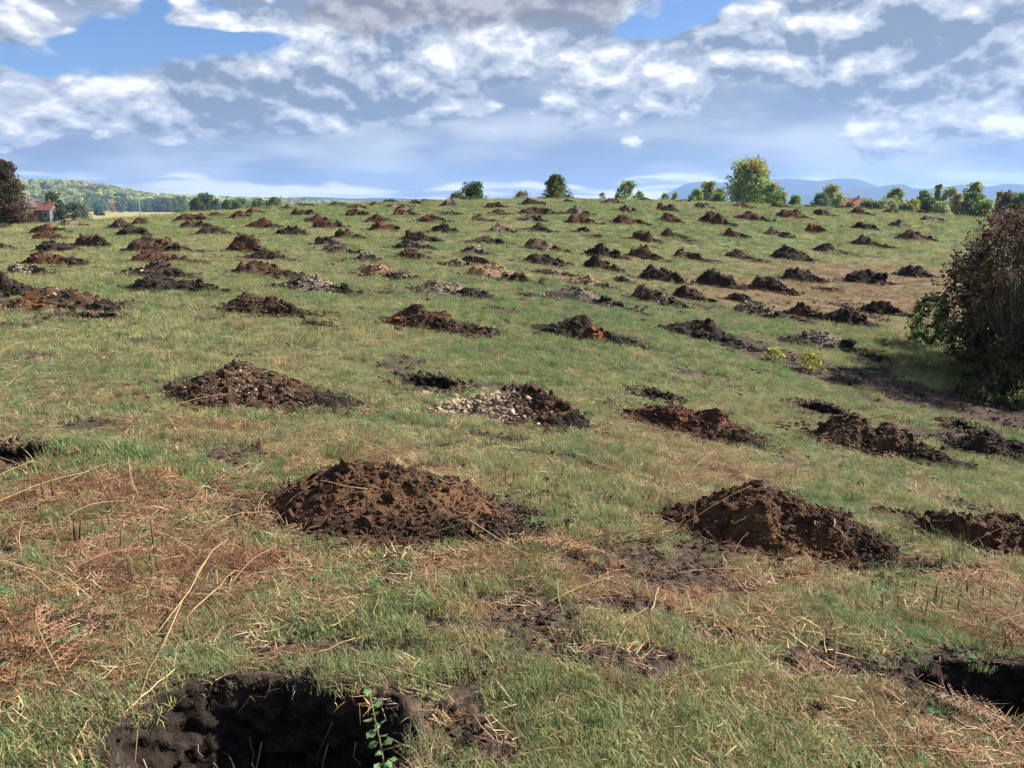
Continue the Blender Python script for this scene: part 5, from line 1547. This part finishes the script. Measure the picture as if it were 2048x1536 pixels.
def frond(name, rng, mat, L=.45):
    """a dried bracken frond lying almost flat: rib with paired side leaflets"""
    a = Acc()
    rib = np.array([(t * L, .05 * L * math.sin(3 * t), .02 + .09 * L * math.sin(math.pi * t)) for t in np.linspace(0, 1, 8)])
    a.add_tube(rib, .0035, .001, (1.3, 1.25, 1.1), 4)
    for k in range(1, 15):
        t = k / 15
        p = np.array([np.interp(t, np.linspace(0, 1, 8), rib[:, j]) for j in range(3)])
        for s in (-1, 1):
            ll = L * .34 * (1 - t) ** .8 * rng.uniform(.7, 1.1) + .01
            dirv = np.array([.55 + rng.uniform(-.15, .15), s * .85, rng.uniform(-.35, .35)])
            nrm = np.array([.85, -s * .5, rng.uniform(-.6, .6)]) * .005 * (1.2 - t)
            q = p + dirv * ll
            m = p + dirv * ll * .5 + np.array([0, 0, rng.uniform(-.01, .012)])
            a.add(np.array([p - nrm * .4, p + nrm * .4, m + nrm, m - nrm, q]), [np.array([(0, 1, 2, 3)]), np.array([(3, 2, 4)])], np.array((1, 1, 1)) * rng.uniform(.7, 1.3))
    return a.mesh(name, mat, False)


def scatter(name, label, meshes, P, rot, scl, tint, pick):
    """one 'stuff' object whose points carry instances of the given small meshes"""
    coll = bpy.data.collections.new(name + '_pieces')
    for k, me in enumerate(meshes):
        coll.objects.link(bpy.data.objects.new('%s_piece_%02d' % (name, k), me))
    me = bpy.data.meshes.new(name)
    n = len(P)
    me.vertices.add(n)
    me.vertices.foreach_set('co', np.asarray(P, np.float32).ravel())
    for nm, ty, arr, key in (('rot', 'FLOAT_VECTOR', rot, 'vector'), ('scl', 'FLOAT', scl, 'value'), ('pick', 'INT', pick, 'value')):
        at = me.attributes.new(nm, ty, 'POINT')
        at.data.foreach_set(key, np.asarray(arr, np.int32 if ty == 'INT' else np.float32).ravel())
    at = me.attributes.new('tint', 'FLOAT_COLOR', 'POINT')
    c4 = np.ones((n, 4), np.float32)
    c4[:, :3] = tint
    at.data.foreach_set('color', c4.ravel())
    o = tag(obj(name, me), label, None, None, 'stuff')
    ng = bpy.data.node_groups.new(name + '_scatter', 'GeometryNodeTree')
    ng.interface.new_socket('Geometry', in_out='INPUT', socket_type='NodeSocketGeometry')
    ng.interface.new_socket('Geometry', in_out='OUTPUT', socket_type='NodeSocketGeometry')
    N = ng.nodes.new
    gi, go, ip, ci = N('NodeGroupInput'), N('NodeGroupOutput'), N('GeometryNodeInstanceOnPoints'), N('GeometryNodeCollectionInfo')
    ci.inputs['Collection'].default_value = coll
    ci.inputs['Separate Children'].default_value = True
    ci.inputs['Reset Children'].default_value = True
    ip.inputs['Pick Instance'].default_value = True

    def na(nm, ty):
        q = N('GeometryNodeInputNamedAttribute')
        q.data_type = ty
        q.inputs['Name'].default_value = nm
        return q.outputs['Attribute']
    e2r = N('FunctionNodeEulerToRotation')
    lk = ng.links.new
    lk(na('rot', 'FLOAT_VECTOR'), e2r.inputs[0])
    lk(gi.outputs[0], ip.inputs['Points'])
    lk(ci.outputs[0], ip.inputs['Instance'])
    lk(na('pick', 'INT'), ip.inputs['Instance Index'])
    lk(e2r.outputs[0], ip.inputs['Rotation'])
    lk(na('scl', 'FLOAT'), ip.inputs['Scale'])
    lk(ip.outputs[0], go.inputs[0])
    md = o.modifiers.new('scatter', 'NODES')
    md.node_group = ng
    return o


def field_points(n, r0, r1, rng, power=1.0, half=46):
    """points with density falling as r**-power per area"""
    e = 2 - power
    u = rng.uniform(0, 1, n)
    r = (r0 ** e + u * (r1 ** e - r0 ** e)) ** (1 / e)
    a = np.radians(rng.uniform(-half, half, n))
    return r * np.sin(a), r * np.cos(a), r


_rg = np.random.default_rng(90)
W1 = [(1, 1, 1)]
TUFTS = [tuft('tuft', _rg, 46, .075, .025, .065, .0016, .45, M_GRASS, W1) for _ in range(4)] + [tuft('tuft', _rg, 40, .05, .05, .12, .0016, .30, M_GRASS, W1) for _ in range(3)] \
    + [tuft('tuft', _rg, 60, .11, .03, .085, .0022, .70, M_GRASS, [(1, 1, 1), (1.6, 1.3, 1.1)]) for _ in range(3)]
LITTER = [tuft('litter', _rg, 34, .11, .03, .13, .0019, 0, M_LITTER, [(1, 1, 1), (.6, .5, .45), (1.5, 1.45, 1.3), (.8, .55, .4)], True) for _ in range(4)]


def clear_of_digs(x, y):
    ok = np.ones(len(x), bool)
    for cx, cy, a, b, dep, lab in ALL_PITS:
        ok &= np.hypot((x - cx) / a, (y - cy) / b) > 1.06
    for cx, cy, w, d, h, kind, lab in MOUNDS:
        ok &= np.hypot((x - cx) / (w * .5), (y - cy) / (d * .5)) > .92
    return ok


def build_grass():
    rng = np.random.default_rng(91)
    sets = [field_points(42000, 1.3, 7, rng, 1.0), field_points(62000, 7, 20, rng, 1.0), field_points(90000, 20, 58, rng, 1.0, 42)]
    x = np.concatenate([s[0] for s in sets])
    y = np.concatenate([s[1] for s in sets])
    r = np.concatenate([s[2] for s in sets])
    soil = soil_field(x, y)
    dry = dry_field(x, y)
    keep = clear_of_digs(x, y) & (rng.uniform(0, 1, len(x)) > soil * 1.06) & (rng.uniform(0, 1, len(x)) > dry * .62) & (rng.uniform(0, 1, len(x)) < 1.05 + 1.1 * fbm(x * 2.6, y * 2.6, 0, 3, 68))
    x, y, r, dry = x[keep], y[keep], r[keep], dry[keep]
    n = len(x)
    z = smooth_ground(x, y) + .018 * fbm(x * 5, y * 5, 0, 3, 8)
    big = fbm(x * .30, y * .30, 0, 3, 61)
    med = fbm(x * 1.6, y * 1.6, 0, 3, 62)
    k1 = np.clip(.5 + 1.2 * big + .6 * med, 0, 1)[:, None]
    tint = np.array((.28, .298, .143)) * (1 - k1) + np.array((.182, .25, .104)) * k1
    lush = (np.exp(-(((x - 1.5) / 4.5) ** 2 + ((y - 16.5) / 2.6) ** 2)) * .8 + .35 * (med > .35))[:, None]
    tint = tint * (1 - np.clip(lush, 0, 1)) + np.array((.145, .24, .115)) * np.clip(lush, 0, 1)
    br = (rng.uniform(0, 1, n) < .11 + .30 * dry + .10 * (med < -.15))[:, None]
    tint = np.where(br, np.array((.36, .29, .165)), tint) * rng.uniform(.6, 1.4, (n, 1))
    pick = rng.integers(0, 10, n)
    tall = (fbm(x * 1.1, y * 1.1, 0, 2, 66) > .25) & (rng.uniform(0, 1, n) < .35)
    pick = np.where(tall, rng.integers(4, 7, n), np.where(pick >= 4, np.where(pick < 7, pick - 4, pick), pick))
    clump = fbm(x * 3.2, y * 3.2, 0, 3, 67)
    scl = (1 + .7 * clump) * (.70 + .45 * sm(4, 20, r) + 1.0 * sm(18, 55, r)) * rng.uniform(.65, 1.35, n) * (1 - .35 * dry)
    rot = np.stack([rng.normal(0, .15, n), rng.normal(0, .15, n), rng.uniform(0, 6.28, n)], 1)
    scatter('grass', 'short autumn pasture grass over the whole slope', TUFTS, np.stack([x, y, z], 1), rot, scl, tint, pick)


def build_litter():
    rng = np.random.default_rng(92)
    sets = [field_points(22000, 1.3, 8, rng, 1.0), field_points(22000, 8, 34, rng, 1.0)]
    x = np.concatenate([s[0] for s in sets])
    y = np.concatenate([s[1] for s in sets])
    r = np.concatenate([s[2] for s in sets])
    soil, dry = soil_field(x, y), dry_field(x, y)
    keep = (rng.uniform(0, 1, len(x)) > soil * .93) & (rng.uniform(0, 1, len(x)) < .10 + .12 * (fbm(x * 1.3, y * 1.3, 0, 3, 88) > .1) + dry * .9) & clear_of_digs(x, y)
    x, y, r, dry = x[keep], y[keep], r[keep], dry[keep]
    n = len(x)
    z = smooth_ground(x, y) + .018 * fbm(x * 5, y * 5, 0, 3, 8) + .012
    k = (rng.uniform(0, 1, n) < .30 + .45 * dry)[:, None]
    tint = np.where(k, np.array((.25, .14, .09)), np.array((.42, .31, .19))) * rng.uniform(.55, 1.25, (n, 1))
    rot = np.stack([rng.normal(0, .2, n), rng.normal(0, .2, n), rng.uniform(0, 6.28, n)], 1)
    scatter('dry_litter', 'brown mown bracken and straw litter between the grass', LITTER, np.stack([x, y, z], 1), rot, (.8 + .7 * sm(6, 30, r)) * rng.uniform(.6, 1.4, n), tint, rng.integers(0, 4, n))


def build_bracken():
    rng = np.random.default_rng(93)
    x, y, r = field_points(5200, 1.4, 12, rng, .6)
    x2, y2 = rng.normal(9.8, 3.4, 900), rng.normal(23.5, 2.4, 900)
    x, y = np.concatenate([x, x2]), np.concatenate([y, y2])
    soil, dry = soil_field(x, y), dry_field(x, y)
    keep = (rng.uniform(0, 1, len(x)) < (dry - .25) * .50) & (soil < .5) & clear_of_digs(x, y)
    x, y = x[keep], y[keep]
    n = len(x)
    z = smooth_ground(x, y) + .02
    tint = np.array((.26, .125, .06)) * rng.uniform(.5, 1.35, (n, 1)) * np.array([(1, 1, 1)])
    rot = np.stack([rng.normal(0, .35, n), rng.normal(-.1, .25, n), rng.uniform(0, 6.28, n)], 1)
    meshes = [frond('frond', np.random.default_rng(300 + k), M_LITTER, .34 + .07 * k) for k in range(4)]
    scatter('dead_bracken', 'rust-brown dead bracken fronds lying in the grass', meshes, np.stack([x, y, z], 1), rot, rng.uniform(.3, .75, n), tint, rng.integers(0, 4, n))


def build_weeds():
    rng = np.random.default_rng(94)
    x, y, r = field_points(6500, 1.5, 14, rng, 1.0)
    soil = soil_field(x, y)
    keep = (rng.uniform(0, 1, len(x)) > soil * 1.05) & (fbm(x * .9, y * .9, 0, 2, 71) + .5 * dry_field(x, y) > .05)
    x, y = x[keep], y[keep]
    n = len(x)
    z = smooth_ground(x, y) + .01
    tint = np.where((rng.uniform(0, 1, n) < .7)[:, None], np.array((.12, .21, .09)), np.array((.20, .27, .11))) * rng.uniform(.7, 1.25, (n, 1))
    rot = np.stack([rng.normal(0, .2, n), rng.normal(0, .2, n), rng.uniform(0, 6.28, n)], 1)
    meshes = [weed('weed', np.random.default_rng(400 + k), 6 + k, .055 + .012 * k, M_GRASS) for k in range(4)]
    scatter('weeds', 'small broad-leaved green weeds among the grass', meshes, np.stack([x, y, z], 1), rot, rng.uniform(.22, .62, n), tint, rng.integers(0, 4, n))


def build_wood():
    rng = np.random.default_rng(95)
    n = 3400
    az = np.radians(rng.uniform(-44, -7, n))
    r = np.sqrt(rng.uniform(1010 ** 2, 1750 ** 2, n))
    az = np.concatenate([az, np.radians(rng.uniform(-44, -12, 260))])
    r = np.concatenate([r, rng.uniform(940, 1040, 260)])
    x, y = r * np.sin(az), r * np.cos(az)
    n = len(x)
    z = smooth_ground(x, y) - .3
    k = fbm(x / 130, y / 130, 0, 3, 81)
    edge = sm(1150, 1000, r)
    pal = np.array([(.66, .60, .20), (.50, .52, .18), (.34, .38, .14), (.15, .20, .09), (.62, .40, .14)])
    ix = np.clip(np.floor(1.6 + 3.0 * k + rng.normal(0, .75, n) + 1.6 * edge), 0, 3).astype(int)
    ix[rng.uniform(0, 1, n) < .025] = 4
    tint = pal[ix] * rng.uniform(.75, 1.25, (n, 1))
    meshes = []
    for q in range(4):
        r2 = np.random.default_rng(450 + q)
        V, F, C = crown(r2, .82, 1.0, .08, 420, .13, [(1, 1, 1), (.85, .9, .9)], 'tree', 11, 0, .4)
        a = Acc()
        a.add(V, F, C)
        a.add_tube([(0, 0, -.1), (0, 0, .6)], .02, .008, (.6, .5, .5), 4)
        meshes.append(a.mesh('wood_tree', M_GRASS, False))
    rot = np.stack([np.zeros(n), np.zeros(n), rng.uniform(0, 6.28, n)], 1)
    scatter('far_wood', 'mixed autumn wood covering the distant hill at left', meshes, np.stack([x, y, z], 1), rot, rng.uniform(8, 14, n), tint, rng.integers(0, 4, n))


def build_straw():
    rng = np.random.default_rng(96)
    x, y, r = field_points(5200, 1.4, 16, rng, .9)
    soil, dry = soil_field(x, y), dry_field(x, y)
    keep = (rng.uniform(0, 1, len(x)) < .10 + .6 * dry) & clear_of_digs(x, y)
    x, y = x[keep], y[keep]
    n = len(x)
    meshes = []
    for k in range(5):
        r2 = np.random.default_rng(470 + k)
        L = .22 + .09 * k
        t = np.linspace(0, 1, 5)
        a = Acc()
        a.add_tube(np.stack([t * L, .06 * L * np.sin(t * 3 + k), .01 + .06 * L * np.sin(t * math.pi)], 1), .0026, .0012, (1, 1, 1), 4)
        meshes.append(a.mesh('straw_stem', M_LITTER))
    tint = np.where((rng.uniform(0, 1, n) < .55)[:, None], np.array((.46, .32, .16)), np.array((.22, .115, .06))) * rng.uniform(.6, 1.15, (n, 1))
    rot = np.stack([rng.normal(0, .1, n), rng.normal(-.10, .16, n), rng.uniform(0, 6.28, n)], 1)
    scatter('straw_stems', 'thin pale straw stems strewn over the pasture', meshes, np.stack([x, y, smooth_ground(x, y) + .015], 1), rot, rng.uniform(.5, 1.3, n), tint, rng.integers(0, 5, n))


def build_tussocks():
    rng = np.random.default_rng(99)
    x, y, r = field_points(6500, 1.6, 45, rng, 1.15)
    soil = soil_field(x, y)
    near_bush = np.exp(-(((x - 8.0) / 1.6) ** 2 + ((y - 12.6) / 2.4) ** 2))
    keep = clear_of_digs(x, y) & (soil < .5) & (rng.uniform(0, 1, len(x)) < .12 + .8 * sm(.05, .4, fbm(x * .8, y * .8, 0, 3, 85)))
    xb, yb = rng.normal(8.7, .6, 800), rng.normal(13.6, 1.3, 800)
    x, y = np.concatenate([x[keep], xb]), np.concatenate([y[keep], yb])
    ok = clear_of_digs(x, y) & (soil_field(x, y) < .45)
    x, y = x[ok], y[ok]
    n = len(x)
    meshes = [tuft('tussock', np.random.default_rng(490 + k), 46, .055, .10, .20, .0017, .42, M_GRASS, [(1, 1, 1), (1, 1, 1), (1.5, 1.15, .95)]) for k in range(4)]
    tint = np.where((rng.uniform(0, 1, n) < .45)[:, None], np.array((.135, .22, .08)), np.array((.23, .25, .115))) * rng.uniform(.6, 1.3, (n, 1))
    rot = np.stack([rng.normal(0, .2, n), rng.normal(0, .2, n), rng.uniform(0, 6.28, n)], 1)
    scl = np.where(np.hypot(x - 8.0, y - 12.6) < 2.5, 1.7, 1.0) * rng.uniform(.5, 1.15, n) * (1 + .5 * sm(10, 40, np.hypot(x, y)))
    scatter('tussocks', 'taller grass tussocks rising from the mown pasture', meshes, np.stack([x, y, smooth_ground(x, y)], 1), rot, scl, tint, rng.integers(0, 4, n))


def build_stubble():
    rng = np.random.default_rng(97)
    x, y, r = field_points(1500, 1.6, 13, rng, .9)
    keep = clear_of_digs(x, y) & (rng.uniform(0, 1, len(x)) < .10 + .9 * sm(0, .35, fbm(x * .6, y * .6, 0, 2, 83)))
    x, y = x[keep], y[keep]
    n = len(x)
    meshes = []
    for k in range(3):
        a = Acc()
        a.add_tube([(0, 0, -.01), (.004 * k, .003, .04), (.008 * k, .004, .075)], .0030, .0022, (1, 1, 1), 5)
        meshes.append(a.mesh('stubble_stem', M_LITTER))
    tint = np.array((.12, .065, .035)) * rng.uniform(.5, 1.9, (n, 1))
    rot = np.stack([rng.normal(0, .18, n), rng.normal(0, .18, n), rng.uniform(0, 6.28, n)], 1)
    scatter('stubble', 'thin dark mown stubble standing in the grass', meshes, np.stack([x, y, smooth_ground(x, y)], 1), rot, rng.uniform(.5, 1.4, n), tint, rng.integers(0, 3, n))


def build_soil_bits():
    rng = np.random.default_rng(98)
    x, y, r = field_points(26000, 1.4, 26, rng, 1.0)
    s = soil_field(x, y)
    keep = clear_of_digs(x, y) & (rng.uniform(0, 1, len(x)) < .012 + .62 * s)
    x, y, r = x[keep], y[keep], r[keep]
    n = len(x)
    meshes = []
    for k in range(5):
        r2 = np.random.default_rng(480 + k)
        V, F = lumps(np.stack([r2.normal(0, .03, 6), r2.normal(0, .03, 6), r2.uniform(-.002, .008, 6)], 1), r2.uniform(.005, .017, 6), r2, ICO0, .42)
        c = np.array([(.032, .022, .016), (.055, .036, .025), (.024, .017, .013), (.075, .045, .028), (.03, .02, .015)][k])
        meshes.append(make_mesh('soil_bit', V, F, np.repeat(c * r2.uniform(.6, 1.4, (6, 1)), 12, 0), False, M_SOIL))
    rot = np.stack([rng.normal(0, .2, n), rng.normal(0, .2, n), rng.uniform(0, 6.28, n)], 1)
    scatter('soil_crumbs', 'dark crumbs of spilled earth on the trodden patches', meshes, np.stack([x, y, smooth_ground(x, y) + .012], 1), rot, (.7 + .8 * sm(5, 25, r)) * rng.uniform(.5, 1.5, n), np.ones((n, 3)), rng.integers(0, 5, n))


build_grass()
build_straw()
build_tussocks()
build_stubble()
build_soil_bits()
build_litter()
build_bracken()
build_weeds()
build_wood()


# ================================================================== stalks, stubs and small plants
def along(pts, n=7):
    P = np.array(pts, float)
    t = np.linspace(0, len(P) - 1, n)
    k = np.minimum(t.astype(int), len(P) - 2)
    f = (t - k)[:, None]
    return P[k] * (1 - f) + P[k + 1] * f


for i, (pts, r, label) in enumerate(STALKS):
    rng = np.random.default_rng(8000 + i)
    P = along(pts)
    o0 = P[0].copy()
    P = P - o0 + rng.normal(0, r * .5, P.shape)
    col = np.array((.42, .29, .14) if i != 4 else (.40, .20, .09)) * rng.uniform(.75, 1.15)
    if 'dark' in label or 'brown' in label:
        col = col * .45
    a = Acc()
    a.add_tube(P, r * .62, r * .32, col, 6)
    root = obj('dry_stalk', a.mesh('dry_stalk', M_STRAW), None, tuple(o0))
    tag(root, label, 'stalk', 'dry stalks lying in the grass')
    if i in (0, 4, 8, 11, 30):          # side twigs still attached
        for q in range(5):
            k = int(rng.integers(1, 6))
            b = Acc()
            d = rng.normal(0, 1, 3) * np.array((1, 1, .25))
            d = d / np.linalg.norm(d) * rng.uniform(.04, .12)
            b.add_tube([P[k], P[k] + d * .6, P[k] + d], r * .28, r * .12, col * .9, 5)
            obj('twig', b.mesh('twig', M_STRAW), root)

for i, (x, y, h, label) in enumerate(STUBS):
    rng = np.random.default_rng(8500 + i)
    z = gz(x, y)
    lean = rng.normal(0, .10, 2) * h
    if label and 'leaning' in label:
        lean = np.array([-.32 * h, 0])
    stake = bool(label and 'pink' in label)
    r = .0035 if stake else rng.uniform(.0035, .0062)
    col = np.array((.42, .20, .14)) if stake else np.array((.11, .055, .030)) * rng.uniform(.6, 1.6)
    a = Acc()
    a.add_tube([(0, 0, -.03), (lean[0] * .5, lean[1] * .5, h * .5), (lean[0], lean[1], h)], r, r * (.45 if stake else .8), col, 6)
    root = obj('cut_stalk', a.mesh('cut_stalk', M_STRAW), None, (x, y, z))
    tag(root, label or 'short brown stub of a mown stalk upright in the right-hand grass', 'stub', 'cut stalk stubs standing in the grass')
    if stake:
        b = Acc()
        b.add_tube([(0, 0, h * .55), (-.03, 0, h * .68), (-.045, .0, h * .78)], .002, .001, col, 5)
        obj('side_shoot', b.mesh('side_shoot', M_STRAW), root)


def leafy_stem(name, label, x, y, h, n, leaf, col, alt, rng, bend=.05, lobes=True):
    z = gz(x, y)
    root = obj(name, None, None, (x, y, z))
    tag(root, label, 'plant')
    t = np.linspace(0, 1, 7)
    P = np.stack([bend * np.sin(t * 4), bend * .5 * t, t * h], 1)
    a = Acc()
    a.add_tube(P, .004, .0018, (.22, .16, .09), 6)
    obj('stem', a.mesh('stem', M_STRAW), root)
    for k in range(n):
        f = .12 + .88 * (k + .5) / n
        p = np.array([np.interp(f, t, P[:, j]) for j in range(3)])
        an = k * 2.4 + rng.uniform(-.4, .4)
        l = leaf * rng.uniform(.7, 1.15)
        th = np.linspace(0, 2 * math.pi, 14, endpoint=False)
        rad = 1 + (.22 * np.cos(5 * th) if lobes else 0)
        V = np.stack([l * .5 * (1 + np.cos(th) * rad) + .012, l * .45 * np.sin(th) * rad, .12 * l * np.sin(th * 2)], 1)
        V = np.vstack([V, [[0, 0, 0]]])
        F = [np.arange(14)[None], np.array([(14, 6, 7), (14, 7, 8)])]
        tilt = rng.uniform(-.9, .6)
        Rz = np.array(Matrix.Rotation(an, 3, 'Z') @ Matrix.Rotation(tilt, 3, 'Y') @ Matrix.Rotation(rng.uniform(-.6, .6), 3, 'X'))
        c = np.array(alt if rng.uniform() < .15 else col) * rng.uniform(.8, 1.2)
        obj('leaf', make_mesh('leaf', V @ Rz.T + p, F, np.tile(c, (15, 1)), True, M_LEAF), root)


leafy_stem('seedling', 'pale green seedling with lobed leaves at the front of the big pit', -.405, 2.0, .47, 28, .027, (.19, .30, .13), (.36, .30, .05), np.random.default_rng(1), .02)
LEAF['lemon'] = [(.36, .36, .08), (.28, .31, .07), (.42, .38, .09)]
near_shrub(11, 5.05, 12.75, .50, .34, 130, .06, 'lemon', 'right half of the yellow-leaved saplings by the stony mound', 7, 'bush', None, .8, 26, .5)
near_shrub(12, 4.5, 12.95, .42, .26, 90, .06, 'lemon', 'left half of the yellow-leaved saplings by the stony mound', 6, 'bush', None, .8, 22, .5)


def big_frond(label, x, y, rz, L, col, seed):
    rng = np.random.default_rng(seed)
    z = gz(x, y)
    root = obj('bracken_frond', None, None, (x, y, z + .02))
    root.rotation_euler = (0, -.08, rz)
    tag(root, label, 'bracken', 'dead bracken fronds in the foreground')
    t = np.linspace(0, 1, 10)
    rib = np.stack([t * L, .06 * L * np.sin(3 * t), .12 * L * np.sin(math.pi * t)], 1)
    a = Acc()
    a.add_tube(rib, .0032, .0012, (.30, .19, .10), 6)
    obj('rib', a.mesh('rib', M_STRAW), root)
    for k in range(2, 15):
        f = k / 15
        p = np.array([np.interp(f, t, rib[:, j]) for j in range(3)])
        for s in (-1, 1):
            ll = L * .42 * (1 - f) ** .7 * rng.uniform(.6, 1.1)
            d = np.array([.6 + rng.uniform(-.2, .2), s * .8, rng.uniform(-.2, .3)])
            d /= np.linalg.norm(d)
            b = Acc()
            b.add_tube([p, p + d * ll * .5, p + d * ll + np.array([0, 0, -.015])], .0016, .0008, np.array(col) * 1.15, 4)
            e = np.cross(d, [0, 0, 1])
            for w in range(1, 9):
                for sg in (-1, 1):
                    pp = p + d * ll * w / 9
                    q = pp + (e * sg + d * .5) * ll * .16 * (1.1 - w / 10) * rng.uniform(.7, 1.2) + np.array([0, 0, rng.uniform(-.012, .012)])
                    b.add(np.array([pp - d * .004, pp + d * .004, q]), np.array([(0, 1, 2)]), np.array(col) * rng.uniform(.6, 1.2))
            obj('leaflet', b.mesh('leaflet', M_STRAW, False), root)


big_frond('large orange-brown bracken frond at the left edge of the foreground', -1.72, 2.62, math.radians(128), .62, (.24, .12, .06), 21)
big_frond('rust-brown bracken frond in front of the cut stalk row', -2.15, 3.35, math.radians(20), .50, (.25, .11, .055), 22)
big_frond('curled bracken frond left of the clay mound foot', -1.35, 3.35, math.radians(60), .45, (.24, .10, .06), 23)
big_frond('flattened rusty bracken frond right of the clay mound', .55, 4.05, math.radians(170), .55, (.27, .115, .06), 24)
big_frond('small bracken frond at the right pit lip', 2.0, 2.62, math.radians(140), .40, (.26, .15, .08), 25)
